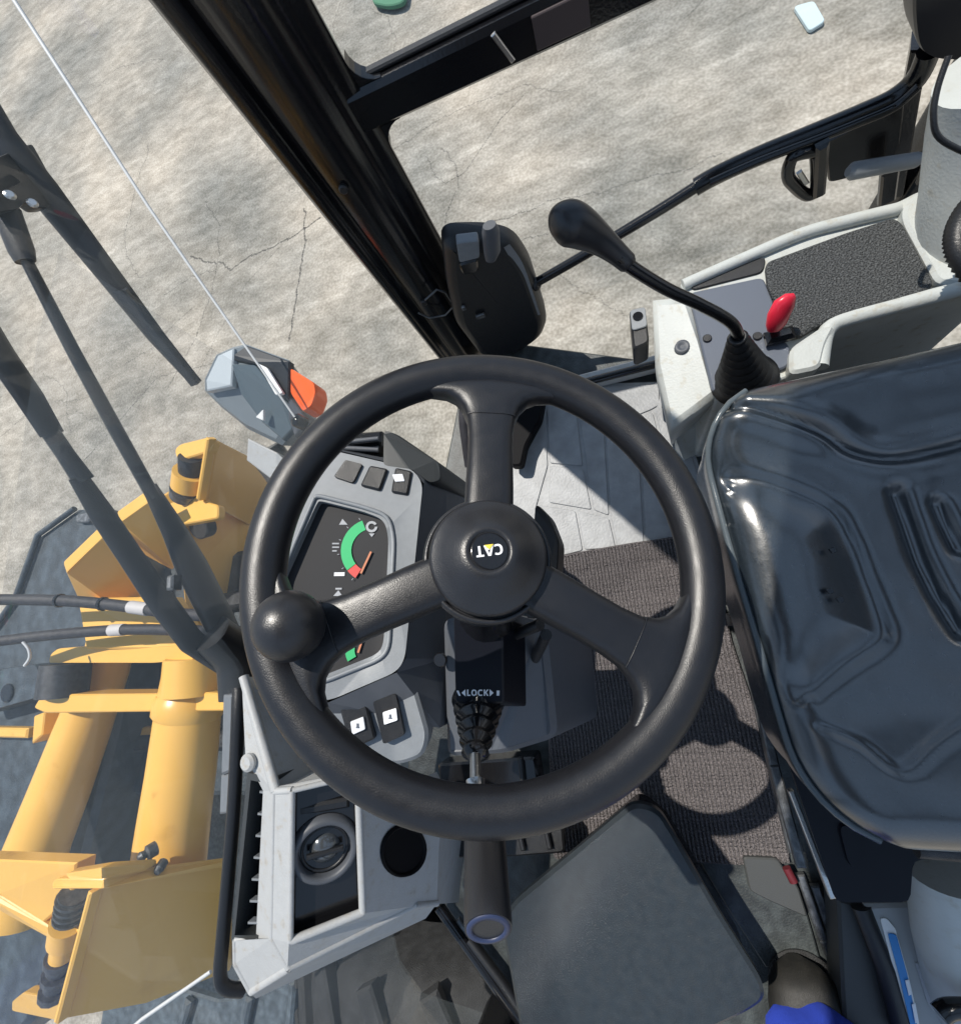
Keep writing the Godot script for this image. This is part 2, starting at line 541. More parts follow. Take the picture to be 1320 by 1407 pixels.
func cab() -> void:
	var o := thing("cab_frame", "black painted cab frame with front pillar, window rail and roof", "cab frame", Vector3(-0.28, 1.08, -0.66))
	var s := st()
	var prof := [Vector2(-0.365, -0.652), Vector2(-0.352, -0.636), Vector2(-0.334, -0.634), Vector2(-0.328, -0.650), Vector2(-0.318, -0.650), Vector2(-0.312, -0.628), Vector2(-0.255, -0.624), Vector2(-0.248, -0.642), Vector2(-0.240, -0.642), Vector2(-0.234, -0.650), Vector2(-0.2145, -0.652), Vector2(-0.225, -0.69), Vector2(-0.27, -0.72), Vector2(-0.33, -0.71)]
	var top := []
	for p in prof: top.append(Vector3(p.x, 2.62, p.y))
	slab(s, top, Vector3(0, -1.55, 0), 0.0015)
	var pil := obj("front_pillar", s, M.black_paint, o)
	s = st()
	for y in [1.35, 1.62, 1.95, 2.2]:
		s = st()
		lathe(s, Vector3(-0.296, y, -0.626), Vector3(0, 0.1, 1), [Vector2(0.007, 0.0), Vector2(0.007, 0.004), Vector2(0.005, 0.006)], 12, false)
		obj("rivet", s, M.black_plastic, pil)
	s = st()
	bar(s, Vector3(-0.25, 1.68, -0.665), Vector3(0.62, 1.68, -0.665), 0.035, 0.05, Vector3.UP, 0.006)
	var rail := obj("window_rail", s, M.black_paint, o)
	s = st()
	bar(s, Vector3(-0.22, 1.708, -0.668), Vector3(0.62, 1.708, -0.668), 0.012, 0.006, Vector3.UP, 0.002)
	obj("rail_seal", s, M.black_plastic, rail)
	s = st()
	box(s, Vector3(0.03, 1.682, -0.6455), Vector3(0.062, 0.034, 0.004), 0.001)
	obj("brown_label", s, M.brown_label, rail)
	s = st()
	bar(s, Vector3(-0.045, 1.70, -0.646), Vector3(-0.03, 1.665, -0.646), 0.006, 0.004, Vector3(0, 0, 1), 0.001)
	obj("clip", s, M.bare_steel, rail)
	s = st()
	for c in [[Vector3(-0.2145, 1.655, -0.653), Vector3(1, 0, 0), Vector3(0, -1, 0)], [Vector3(-0.2145, 1.706, -0.653), Vector3(1, 0, 0), Vector3(0, 1, 0)]]:
		var poly := [c[0]]
		for k in 7:
			var a := PI * 0.5 * k / 6
			poly.append(c[0] + c[1] * 0.03 * (1.0 - sin(a)) + c[2] * 0.03 * (1.0 - cos(a)))
		s = st()
		slab(s, poly, Vector3(0, 0, -0.02), 0.001)
		obj("corner_fillet", s, M.black_paint, o)
	s = st()
	slab(s, rounded([Vector3(0.185, 2.71, -0.68), Vector3(0.185, 2.71, 0.68), Vector3(-0.22, 2.71, 0.68), Vector3(-0.27, 2.71, 0.45), Vector3(-0.27, 2.71, -0.20), Vector3(-0.20, 2.71, -0.40), Vector3(-0.10, 2.71, -0.68)], 0.05, 4), Vector3(0, -0.07, 0), 0.004)  # front edge of the unseen roof cut back to let sun onto the seat
	for q in [[Vector3(0.935, 2.675, 0), Vector3(0.07, 0.07, 1.36)], [Vector3(0.545, 2.675, -0.59), Vector3(0.71, 0.07, 0.18)], [Vector3(0.545, 2.675, 0.59), Vector3(0.71, 0.07, 0.18)]]:
		box(s, q[0], q[1], 0.004)
	var roof := obj("roof", s, M.black_paint, o)
	s = st()
	slab(s, rounded([Vector3(0.18, 2.639, -0.66), Vector3(0.18, 2.639, 0.66), Vector3(-0.20, 2.639, 0.66), Vector3(-0.25, 2.639, 0.43), Vector3(-0.25, 2.639, -0.20), Vector3(-0.18, 2.639, -0.39), Vector3(-0.08, 2.639, -0.66)], 0.05, 4), Vector3(0, -0.028, 0), 0.003)
	for q in [[Vector3(0.935, 2.625, 0), Vector3(0.06, 0.028, 1.32)], [Vector3(0.545, 2.625, -0.58), Vector3(0.71, 0.028, 0.15)], [Vector3(0.545, 2.625, 0.58), Vector3(0.71, 0.028, 0.15)]]:
		box(s, q[0], q[1], 0.003)
	obj("headliner", s, M.headliner, roof)
	s = st()
	quad(s, Vector3(0.18, 2.70, -0.51), Vector3(0.91, 2.70, -0.51), Vector3(0.91, 2.70, 0.51), Vector3(0.18, 2.70, 0.51))
	obj("added_roof_pane", s, M.pane, o)  # pane added to the unseen roof so sky reflects in the seat
	s = st()
	slab(s, rounded([Vector3(0.545, 2.615, -0.63), Vector3(0.64, 2.615, -0.63), Vector3(0.64, 2.615, -0.70), Vector3(0.545, 2.615, -0.70)], 0.01, 3), Vector3(0, -1.5, 0), 0.002)
	obj("rear_pillar", s, M.black_paint, o)
	for z in [0.66]:
		s = st()
		bar(s, Vector3(0.95, 1.1, z), Vector3(0.95, 2.61, z), 0.07, 0.07, Vector3.RIGHT, 0.01)
		obj("rear_post", s, M.black_paint, o)
		s = st()
		bar(s, Vector3(-0.36, 1.1, z + 0.04), Vector3(-0.36, 2.61, z + 0.04), 0.07, 0.07, Vector3.RIGHT, 0.01)
		obj("front_post", s, M.black_paint, o)
	s = st()
	bar(s, Vector3(-0.05, 1.16, -0.47), Vector3(0.62, 1.16, -0.475), 0.03, 0.025, Vector3.UP, 0.004)
	obj("sill", s, M.dash_grey, o)
	s = st()
	tube(s, [Vector3(-0.05, 1.176, -0.462), Vector3(0.62, 1.176, -0.467)], 0.008, 10)
	obj("sill_seal", s, M.gloss_black, o)
	# black trim box at the top of the rear post
	s = st()
	slab(s, rounded([Vector3(0.3577, 1.645, -0.58), Vector3(0.3884, 1.577, -0.58), Vector3(0.4092, 1.54, -0.58), Vector3(0.4351, 1.519, -0.58), Vector3(0.537, 1.477, -0.58), Vector3(0.4625, 1.603, -0.58)], 0.02), Vector3(0, 0, -0.05), 0.006)
	obj("pillar_cover", s, M.base_black, o)
	s = st()
	slab(s, [Vector3(0.4334, 1.496, -0.63), Vector3(0.4564, 1.487, -0.63), Vector3(0.5445, 1.221, -0.63), Vector3(0.5085, 1.237, -0.63)], Vector3(0.01, 0, -0.03), 0.002)
	obj("rear_strut", s, M.black_paint, o)

func glass() -> void:
	var o := thing("windscreen", "clear curved windscreen in front of the dash", "windscreen", Vector3(-0.6, 1.2, 0))
	var plan := [Vector2(-0.372, -0.655), Vector2(-0.45, -0.625), Vector2(-0.53, -0.56), Vector2(-0.578, -0.47), Vector2(-0.598, -0.36), Vector2(-0.603, -0.1), Vector2(-0.603, 0.2), Vector2(-0.603, 0.42), Vector2(-0.598, 0.54), Vector2(-0.575, 0.63), Vector2(-0.53, 0.68), Vector2(-0.40, 0.70)]
	var lo := []
	var hi := []
	for p in plan:
		lo.append(Vector3(p.x, 1.10, p.y))
		hi.append(Vector3(p.x + 0.02, 2.61, p.y))
	var s := st()
	strip(s, lo, hi, 0)
	var wp := obj("pane", s, M.pane, o)
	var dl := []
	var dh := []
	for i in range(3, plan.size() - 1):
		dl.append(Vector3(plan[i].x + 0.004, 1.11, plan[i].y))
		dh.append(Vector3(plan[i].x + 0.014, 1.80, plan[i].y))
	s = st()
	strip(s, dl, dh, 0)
	obj("haze_film", s, M.glass_haze, wp)  # pale film stands in for the dash reflected in the windscreen
	o = thing("side_window", "clear right side window between the pillar and the rear post", "window", Vector3(0.1, 1.2, -0.67))
	s = st()
	quad(s, Vector3(-0.225, 1.17, -0.668), Vector3(0.55, 1.17, -0.668), Vector3(0.55, 1.655, -0.668), Vector3(-0.225, 1.655, -0.668))
	obj("lower_pane", s, M.pane, o)
	s = st()
	quad(s, Vector3(-0.225, 1.71, -0.672), Vector3(0.55, 1.71, -0.672), Vector3(0.55, 2.61, -0.672), Vector3(-0.225, 2.61, -0.672))
	obj("upper_pane", s, M.pane, o)

func floor_parts() -> void:
	var s := st()
	slab(s, [Vector3(-0.2883, 1.14, -0.6002), Vector3(-0.1782, 1.14, -0.6241), Vector3(0.1553, 1.14, -0.4701), Vector3(0.67, 1.14, -0.3597), Vector3(0.75, 1.14, 0.75), Vector3(-0.3058, 1.14, 0.6915), Vector3(-0.5222, 1.14, 0.4195), Vector3(-0.4923, 1.14, 0.044)], Vector3(0, -0.05, 0), 0.004)
	tag(obj("cab_floor", s, M.floor_metal), "dark grey metal cab floor under the mats", "floor", "", "structure")
	# ridged rubber floor
	var o := thing("rubber_floor_panel", "grey rubber floor covering with long grooves by the right wall", "floor covering", Vector3(-0.065, 1.14, -0.2824))
	s = st()
	slab(s, [Vector3(-0.2085, 1.149, -0.4988), Vector3(-0.049, 1.149, -0.4763), Vector3(0.1205, 1.149, -0.4359), Vector3(0.1426, 1.149, -0.3726), Vector3(0.1612, 1.149, -0.1134), Vector3(0.1426, 1.149, -0.0825), Vector3(-0.2582, 1.149, -0.0971), Vector3(-0.2571, 1.149, -0.2374)], Vector3(0, -0.008, 0), 0.001)
	obj("backing", s, M.rubber_floor, o)
	var planks := [
		[Vector3(-0.1959, 1.152, -0.4588), Vector3(-0.1173, 1.152, -0.4592), Vector3(-0.1324, 1.152, -0.3091), Vector3(-0.171, 1.152, -0.2213), Vector3(-0.1761, 1.152, -0.1079), Vector3(-0.2548, 1.152, -0.1191)],
		[Vector3(-0.1125, 1.152, -0.4596), Vector3(-0.0549, 1.152, -0.4359), Vector3(-0.0618, 1.152, -0.2941), Vector3(-0.127, 1.152, -0.3144)],
		[Vector3(-0.1279, 1.152, -0.3082), Vector3(-0.0616, 1.152, -0.2862), Vector3(-0.0591, 1.152, -0.2011), Vector3(-0.1404, 1.152, -0.2313)],
		[Vector3(-0.1622, 1.152, -0.2291), Vector3(-0.0906, 1.152, -0.2037), Vector3(-0.0887, 1.152, -0.1229), Vector3(-0.1721, 1.152, -0.1147)],
		[Vector3(-0.0864, 1.152, -0.203), Vector3(-0.0287, 1.152, -0.1778), Vector3(-0.0261, 1.152, -0.1191), Vector3(-0.0843, 1.152, -0.1237)],
		[Vector3(-0.0504, 1.152, -0.4347), Vector3(-0.0034, 1.152, -0.3994), Vector3(-0.0278, 1.152, -0.1835), Vector3(-0.0549, 1.152, -0.2003)],
		[Vector3(0.0008, 1.152, -0.3983), Vector3(0.0402, 1.152, -0.3658), Vector3(0.0459, 1.152, -0.2712), Vector3(0.0271, 1.152, -0.1208), Vector3(-0.0218, 1.152, -0.1199), Vector3(-0.0242, 1.152, -0.1799)],
		[Vector3(0.0443, 1.152, -0.3648), Vector3(0.0898, 1.152, -0.3756), Vector3(0.1005, 1.152, -0.123), Vector3(0.0325, 1.152, -0.1213), Vector3(0.0499, 1.152, -0.2703)],
		[Vector3(-0.0351, 1.152, -0.4644), Vector3(0.1124, 1.152, -0.4304), Vector3(0.1045, 1.152, -0.3877), Vector3(0.0896, 1.152, -0.382), Vector3(0.0429, 1.152, -0.3731), Vector3(-0.001, 1.152, -0.4053), Vector3(-0.0465, 1.152, -0.4404)],
		[Vector3(0.1129, 1.152, -0.411), Vector3(0.1333, 1.152, -0.3739), Vector3(0.1549, 1.152, -0.1141), Vector3(0.1042, 1.152, -0.1224), Vector3(0.0953, 1.152, -0.3758)],
	]
	for p in planks:
		s = st()
		slab(s, rounded(p, 0.005, 3), Vector3(0, -0.006, 0), 0.0008)
		obj("rubber_strip", s, M.rubber_floor, o)
	# textile mat, ribbed
	o = thing("textile_mat", "brown grey ribbed textile mat in front of the seat", "floor mat", Vector3(-0.0012, 1.14, 0.1491))
	s = st()
	var a := [Vector3(-0.1588, 1.158, -0.1166), Vector3(-0.0884, 1.158, -0.1207), Vector3(0.0087, 1.158, -0.1229), Vector3(0.1432, 1.158, -0.1206), Vector3(0.1391, 1.158, 0.0713), Vector3(0.1543, 1.158, 0.2131), Vector3(0.1565, 1.158, 0.3529), Vector3(0.1512, 1.158, 0.4118), Vector3(0.0715, 1.158, 0.4165), Vector3(-0.0503, 1.158, 0.4121), Vector3(-0.2246, 1.158, 0.4176), Vector3(-0.2038, 1.158, 0.1985)]
	slab(s, rounded(a, 0.01, 3), Vector3(0, -0.014, 0), 0.003)
	var base_mat := obj("backing", s, M.textile_mat, o)
	s = st()
	var flat := PackedVector2Array()
	for p in a: flat.append(Vector2(p.x, p.z))
	var inner = Geometry2D.offset_polygon(flat, -0.003)[0]
	for i in 72:
		var ph := rng.randf() * 6.0
		var x := -0.22 + i * 0.0064
		var line := PackedVector2Array()
		for k in 80: line.append(Vector2(x + sin(k * 0.7 + ph) * 0.0004 + (k * 0.007) * -0.02, -0.16 + k * 0.0085))
		for part in Geometry2D.intersect_polyline_with_polygon(line, inner):
			var pts := []
			for p in part: pts.append(Vector3(p.x, 1.1584 + rng.randf_range(-0.0004, 0.0006), p.y))
			if pts.size() > 2: tube(s, pts, 0.0025, 6, false)
	var ribs := obj("rib_pile", s, M.textile_mat, o)
	ribs.set_meta("kind", "stuff")

func lathe_ring(s: SurfaceTool, at: Vector3, axis: Vector3, r: float, h: float, bevel := 0.004, seg := 28) -> void:
	lathe(s, at, axis, [Vector2(0.0001, 0), Vector2(r - bevel, 0.0), Vector2(r, bevel), Vector2(r, h - bevel), Vector2(r - bevel, h)], seg, false)

func loader() -> void:
	# bucket beyond the arms
	var o := thing("loader_bucket", "dark blue grey loader bucket ahead of the yellow arms", "bucket", Vector3(-2.2, 0.4, 0.2))
	var s := st()
	slab(s, [Vector3(-2.234, 0.75, -0.679), Vector3(-2.025, 0.75, -0.6409), Vector3(-1.907, 0.75, -0.4946), Vector3(-1.825, 0.75, -0.2234), Vector3(-1.898, 0.75, 0.2188), Vector3(-2.053, 0.75, 0.7827), Vector3(-2.218, 0.75, 1.15), Vector3(-2.559, 0.75, 1.383), Vector3(-3.12, 0.75, 0.9912), Vector3(-3.117, 0.75, 0.3173), Vector3(-2.727, 0.75, -0.1713), Vector3(-2.555, 0.75, -0.3336), Vector3(-2.454, 0.75, -0.5988)], Vector3(-0.05, -0.45, 0), 0.02)
	obj("shell", s, M.bucket_paint, o)
	s = st()
	tube(s, [Vector3(-2.209, 0.765, -0.6715), Vector3(-2.426, 0.765, -0.5922), Vector3(-2.527, 0.765, -0.3299), Vector3(-2.697, 0.765, -0.1694)], 0.012, 8)
	obj("lip", s, M.bucket_paint, o)
	s = st()
	slab(s, rounded([Vector3(-2.172, 0.765, -0.6232), Vector3(-1.999, 0.765, -0.6053), Vector3(-1.914, 0.765, 0.2149), Vector3(-2.269, 0.765, 0.2004), Vector3(-2.251, 0.765, -0.3626)], 0.05, 4), Vector3(0, -0.03, 0), 0.012)
	obj("rib", s, M.bucket_paint, o)
	s = st()
	slab(s, rounded([Vector3(-2.156, 0.79, -0.6314), Vector3(-2.07, 0.79, -0.6286), Vector3(-2.077, 0.79, -0.5835), Vector3(-2.155, 0.79, -0.597)], 0.01, 2), Vector3(0, -0.03, 0), 0.004)
	obj("lug", s, M.grey_metal, o)
	s = st()
	slab(s, rounded([Vector3(-2.591, 0.85, -0.0365), Vector3(-2.201, 0.85, -0.0424), Vector3(-2.148, 0.85, 0.0348), Vector3(-2.157, 0.85, 0.0805), Vector3(-2.553, 0.85, 0.1302)], 0.02, 3), Vector3(0, -0.1, 0), 0.012)
	obj("hinge_block", s, M.bucket_paint, o)
	s = st()
	lathe_ring(s, Vector3(-2.342, 0.85, 0.0538), Vector3.UP, 0.035, 0.008)
	obj("hinge_hole", s, M.gloss_black, o)
	s = st()
	bar(s, Vector3(-2.603, 0.82, 0.1855), Vector3(-2.229, 0.82, 0.2052), 0.035, 0.04, Vector3.UP, 0.006)
	obj("yellow_bar", s, M.yellow_paint, o)

	# arms with crank plates
	o = thing("lift_frame", "yellow painted loader lift frame with crank plates and thick tubes", "lift frame", Vector3(-1.3, 0.6, 0.2))
	s = st()
	tube(s, [Vector3(-1.322, 0.93, 0.0036), Vector3(-1.34, 0.93, 0.1195), Vector3(-1.364, 0.93, 0.3217), Vector3(-1.385, 0.93, 0.4567), Vector3(-1.4, 0.93, 0.5722)], [0.082, 0.088, 0.092, 0.094, 0.096], 36)
	var tube_a := obj("cross_tube", s, M.yellow_paint, o)
	s = st()
	tube(s, [Vector3(-1.341, 0.93, 0.1026), Vector3(-1.342, 0.93, 0.1235), Vector3(-1.346, 0.93, 0.1607), Vector3(-1.349, 0.93, 0.173)], [0.088, 0.097, 0.097, 0.090], 36)
	obj("collar", s, M.yellow_paint, tube_a)
	s = st()
	var nip := Vector3(-1.308, 1.069, 0.4738)
	lathe(s, nip, Vector3(-0.3, 0.9, 0.2), [Vector2(0.018, -0.02), Vector2(0.018, 0.0), Vector2(0.010, 0.004), Vector2(0.012, 0.014), Vector2(0.006, 0.022)], 10, false)
	lathe(s, nip + Vector3(-0.02, -0.01, 0.04), Vector3(-0.3, 0.9, 0.5), [Vector2(0.014, -0.02), Vector2(0.014, 0.0), Vector2(0.008, 0.01)], 10, false)
	lathe(s, nip + Vector3(0.03, -0.01, 0.04), Vector3(0.3, 0.9, 0.5), [Vector2(0.012, -0.02), Vector2(0.012, 0.0), Vector2(0.007, 0.01)], 10, false)
	obj("grease_fitting", s, M.pin_steel, tube_a)
	s = st()
	tube(s, [Vector3(-1.865, 0.8, -0.1736), Vector3(-1.903, 0.8, 0.0071), Vector3(-1.971, 0.82, 0.2249), Vector3(-2.025, 0.84, 0.4072), Vector3(-2.076, 0.86, 0.5686), Vector3(-2.123, 0.87, 0.7681)], [0.072, 0.076, 0.086, 0.090, 0.092, 0.094], 36)
	obj("cross_tube", s, M.yellow_paint, o)
	s = st()
	slab(s, rounded([Vector3(-1.963, 0.98, 0.1047), Vector3(-1.936, 0.98, 0.0719), Vector3(-1.821, 0.98, 0.0697), Vector3(-1.382, 0.98, 0.0942), Vector3(-1.363, 0.98, 0.0872), Vector3(-1.143, 0.98, 0.1088), Vector3(-1.137, 0.98, 0.146), Vector3(-1.145, 0.98, 0.1552), Vector3(-1.425, 0.98, 0.1431), Vector3(-1.903, 0.98, 0.1236)], 0.012, 3), Vector3(0, -0.10, 0), 0.004)
	obj("crank_plate", s, M.yellow_paint, o)
	s = st()
	slab(s, rounded([Vector3(-1.904, 0.98, -0.0632), Vector3(-1.871, 0.98, -0.0793), Vector3(-1.745, 0.98, -0.0751), Vector3(-1.358, 0.98, -0.0404), Vector3(-1.337, 0.98, -0.0728), Vector3(-1.271, 0.98, 0.005), Vector3(-1.435, 0.98, 0.0023), Vector3(-1.91, 0.98, -0.0354)], 0.012, 3), Vector3(0, -0.10, 0), 0.004)
	obj("crank_plate", s, M.yellow_paint, o)
	s = st()
	tube(s, [Vector3(-1.853, 0.96, -0.0265), Vector3(-1.86, 0.96, 0.0774)], 0.070, 26)
	obj("bush", s, M.dark_steel, o)
	s = st()
	tube(s, [Vector3(-1.299, 0.96, 0.0025), Vector3(-1.306, 0.96, 0.1062)], 0.078, 28)
	obj("boss", s, M.yellow_paint, o)
	s = st()
	slab(s, [Vector3(-2.13, 0.88, 0.1417), Vector3(-2.074, 0.88, 0.1297), Vector3(-2.077, 0.88, 0.207), Vector3(-2.126, 0.88, 0.2341)], Vector3(0.0, -0.06, 0), 0.004)
	obj("lug", s, M.yellow_paint, o)
	s = st()
	bar(s, Vector3(-2.211, 0.62, 0.2569), Vector3(-1.825, 0.62, 0.2635), 0.04, 0.03, Vector3.UP, 0.005)
	obj("rod", s, M.yellow_paint, o)
	# right arm: standing plates whose edges face up
	s = st()
	slab(s, rounded([Vector3(-1.718, 1.068, -0.3101), Vector3(-1.536, 1.071, -0.4137), Vector3(-1.502, 1.069, -0.427), Vector3(-1.658, 0.8065, -0.1982), Vector3(-1.78, 0.7341, -0.1033), Vector3(-2.003, 0.8372, -0.2434)], 0.012, 3), Vector3(-0.02, 0.0, -0.035), 0.004)
	obj("arm_plate", s, M.yellow_paint, o)
	s = st()
	slab(s, rounded([Vector3(-1.466, 1.085, -0.4297), Vector3(-1.333, 1.089, -0.4764), Vector3(-1.447, 0.8828, -0.3309), Vector3(-1.544, 0.8426, -0.3099), Vector3(-1.605, 0.897, -0.3657)], 0.008, 3), Vector3(-0.02, 0.0, -0.035), 0.004)
	obj("arm_plate", s, M.yellow_paint, o)
	s = st()
	slab(s, [Vector3(-1.791, 0.9858, -0.237), Vector3(-1.441, 0.9772, -0.1996), Vector3(-1.35, 0.9712, -0.0715), Vector3(-1.359, 0.9745, -0.0315), Vector3(-1.703, 1.002, -0.0639)], Vector3(0, -0.1, 0), 0.006)
	obj("arm_web", s, M.yellow_paint, o)
	s = st()
	slab(s, [Vector3(-1.519, 0.96, -0.5297), Vector3(-1.456, 0.93, -0.5716), Vector3(-1.369, 0.88, -0.5775), Vector3(-1.486, 0.58, -0.5368), Vector3(-1.603, 0.45, 0.2967), Vector3(-1.622, 0.56, 0.1654), Vector3(-1.61, 0.7, -0.0111), Vector3(-1.548, 0.8, -0.2687)], Vector3(-0.02, -0.12, -0.03), 0.006)
	obj("arm_web", s, M.yellow_paint, o)

	# the two towers that carry the arms
	tower("right loader tower bracket with bolted pin under the mirror lamp", true)
	tower("left loader tower bracket with threaded pin in the lower left", false)

	# hoses
	hose([Vector3(-1.931, 1.192, -0.2455), Vector3(-1.784, 1.143, -0.2287), Vector3(-1.615, 1.107, -0.2047), Vector3(-1.421, 1.07, -0.1652), Vector3(-1.266, 1.056, -0.1288), Vector3(-1.142, 1.046, -0.109)], 0.017, [0.60, 0.70], [0.36, 0.5], "upper hydraulic hose with tape bands across the bucket")
	hose([Vector3(-1.955, 1.166, -0.1118), Vector3(-1.783, 1.114, -0.1142), Vector3(-1.61, 1.082, -0.1109), Vector3(-1.433, 1.058, -0.1007), Vector3(-1.254, 1.041, -0.0801), Vector3(-1.15, 1.038, -0.0655)], 0.016, [0.515, 0.60], [], "lower hydraulic hose with one white tape band")
	s = st()
	tube(s, smooth_path([Vector3(-1.765, 1.137, -0.101), Vector3(-1.752, 1.128, -0.078), Vector3(-1.754, 1.122, -0.0525), Vector3(-1.773, 1.122, -0.0309)], 5), 0.004, 8)
	tag(obj("tie_loop", s, M.white_cord), "small white tie loop hanging below the lower hose", "cable tie")

func hose(pts: Array, r: float, band: Array, rings: Array, label: String) -> void:
	var o := thing("hydraulic_hose", label, "hose", pts[0], "hydraulic hoses over the bucket")
	var path := smooth_path(pts, 8)
	var s := st()
	tube(s, path, r, 14)
	obj("hose", s, M.hose_rubber, o)
	s = st()
	var n := path.size()
	tube(s, path.slice(int(band[0] * n), int(band[1] * n)), r * 1.12, 14)
	obj("tape_band", s, M.tape_grey, o)
	for t in rings:
		s = st()
		var i := int(t * n)
		tube(s, [path[i], path[i].lerp(path[i + 1], 0.3)], r * 1.25, 12)
		obj("clamp", s, M.gloss_black, o)

func tower(label: String, right: bool) -> void:
	var y := 1.06
	var o: Node3D
	var s := st()
	if right:
		o = thing("tower_bracket", label, "bracket", Vector3(-1.2, 0.6, -0.7), "loader tower brackets")
		slab(s, [Vector3(-1.135, 1.06, -0.6368), Vector3(-1.356, 0.6, -0.7333), Vector3(-1.539, 0.2247, -0.8063), Vector3(-1.964, -0.2839, -0.5567), Vector3(-1.456, 0.621, -0.5121), Vector3(-1.261, 0.98, -0.4822)], Vector3(0.0, -0.02, 0.0), 0.003)
		obj("side_plate", s, M.yellow_paint, o)
		s = st()
		bar(s, Vector3(-1.135, 1.066, -0.6368), Vector3(-1.253, 0.99, -0.4833), 0.015, 0.03, Vector3.UP, 0.004)
		obj("front_edge", s, M.yellow_paint, o)
		s = st()
		slab(s, rounded([Vector3(-1.29, 1.06, -0.6385), Vector3(-1.27, 1.06, -0.651), Vector3(-1.153, 1.06, -0.648), Vector3(-1.13, 1.06, -0.633), Vector3(-1.148, 1.06, -0.5995), Vector3(-1.258, 1.06, -0.5952), Vector3(-1.285, 1.06, -0.6108)], 0.012, 3), Vector3(0, -0.03, 0), 0.004)
		obj("top_flange", s, M.yellow_paint, o)
		s = st()
		slab(s, rounded([Vector3(-1.404, 0.98, -0.5015), Vector3(-1.265, 0.98, -0.4999), Vector3(-1.249, 0.98, -0.4775), Vector3(-1.195, 0.98, -0.4556), Vector3(-1.194, 0.98, -0.4129), Vector3(-1.358, 0.98, -0.4175)], 0.012, 3), Vector3(0, -0.03, 0), 0.004)
		obj("lower_flange", s, M.yellow_paint, o)
		s = st()
		tube(s, [Vector3(-1.237, 1.048, -0.6039), Vector3(-1.271, 1.017, -0.5671)], 0.034, 20)
		obj("pin", s, M.dark_steel, o)
		s = st()
		tube(s, [Vector3(-1.268, 1.017, -0.5713), Vector3(-1.308, 0.9889, -0.538)], 0.052, 22)
		obj("boss", s, M.yellow_paint, o)
		s = st()
		tube(s, [Vector3(-1.318, 0.9906, -0.5322), Vector3(-1.341, 0.9728, -0.5187)], 0.046, 20)
		obj("washer", s, M.grey_metal, o)
		s = st()
		lathe_ring(s, Vector3(-1.451, 0.78, -0.4666), Vector3(0, 0.9, 0.4), 0.040, 0.05)
		obj("recess_bolt", s, M.dark_steel, o)
	else:
		o = thing("tower_bracket", label, "bracket", Vector3(-1.5, 0.6, 0.8), "loader tower brackets")
		slab(s, [Vector3(-1.337, 1.17, 0.5037), Vector3(-1.309, 1.071, 0.5237), Vector3(-1.254, 0.86, 0.5872), Vector3(-1.325, 0.7836, 0.903), Vector3(-1.384, 0.9944, 0.8527), Vector3(-1.422, 1.17, 0.7738)], Vector3(0.0, -0.012, -0.014), 0.003)
		obj("side_plate", s, M.yellow_paint, o)
		s = st()
		bar(s, Vector3(-1.328, 1.178, 0.5039), Vector3(-1.407, 1.178, 0.7642), 0.013, 0.03, Vector3.UP, 0.004)
		obj("front_edge", s, M.yellow_paint, o)
		s = st()
		slab(s, rounded([Vector3(-1.464, 1.19, 0.4938), Vector3(-1.451, 1.19, 0.4824), Vector3(-1.308, 1.175, 0.4835), Vector3(-1.298, 1.08, 0.508), Vector3(-1.228, 0.885, 0.5663), Vector3(-1.238, 0.875, 0.5892), Vector3(-1.316, 1.065, 0.5334), Vector3(-1.306, 1.175, 0.5044), Vector3(-1.458, 1.19, 0.5042)], 0.006, 2), Vector3(0, -0.02, 0), 0.003)
		obj("top_flange", s, M.yellow_paint, o)
		s = st()
		slab(s, rounded([Vector3(-1.409, 1.195, 0.4662), Vector3(-1.311, 1.18, 0.4573), Vector3(-1.287, 1.09, 0.4902), Vector3(-1.292, 1.085, 0.5071), Vector3(-1.308, 1.18, 0.4812), Vector3(-1.395, 1.195, 0.4778)], 0.006, 2), Vector3(0, -0.03, 0), 0.003)
		obj("upper_pad", s, M.yellow_paint, o)
		s = st()
		slab(s, rounded([Vector3(-1.773, 1.066, 0.8394), Vector3(-1.728, 1.069, 0.8135), Vector3(-1.61, 1.051, 0.8278), Vector3(-1.666, 1.018, 0.9018), Vector3(-1.792, 1.053, 0.8708)], 0.008, 3), Vector3(0, -0.03, 0), 0.004)
		obj("lower_flange", s, M.yellow_paint, o)
		s = st()
		tube(s, [Vector3(-1.439, 1.149, 0.5292), Vector3(-1.464, 1.137, 0.5645), Vector3(-1.471, 1.134, 0.5852)], [0.032, 0.035, 0.032], 20)
		for k in 4: tube(s, [(Vector3(-1.442, 1.148, 0.536)).lerp(Vector3(-1.469, 1.134, 0.5819), k / 3.0), (Vector3(-1.442, 1.148, 0.536)).lerp(Vector3(-1.469, 1.134, 0.5819), k / 3.0 + 0.12)], 0.038, 18)
		obj("pin_head", s, M.pin_steel, o)
		s = st()
		tube(s, [Vector3(-1.477, 1.133, 0.5988), Vector3(-1.517, 1.11, 0.651)], 0.040, 22)
		obj("boss", s, M.yellow_paint, o)
		s = st()
		tube(s, [Vector3(-1.529, 1.103, 0.6529), Vector3(-1.56, 1.089, 0.7042)], 0.028, 20)
		obj("spacer", s, M.yellow_paint, o)
		s = st()
		var pa := Vector3(-1.564, 1.09, 0.7038)
		var pb := Vector3(-1.639, 1.051, 0.8231)
		for k in 5:
			var c := pa.lerp(pb, k / 5.0)
			var d := pa.lerp(pb, k / 5.0 + 0.13)
			tube(s, [c, d], 0.034 if k % 2 == 0 else 0.026, 12)
		tube(s, [pa, pb], 0.022, 12)
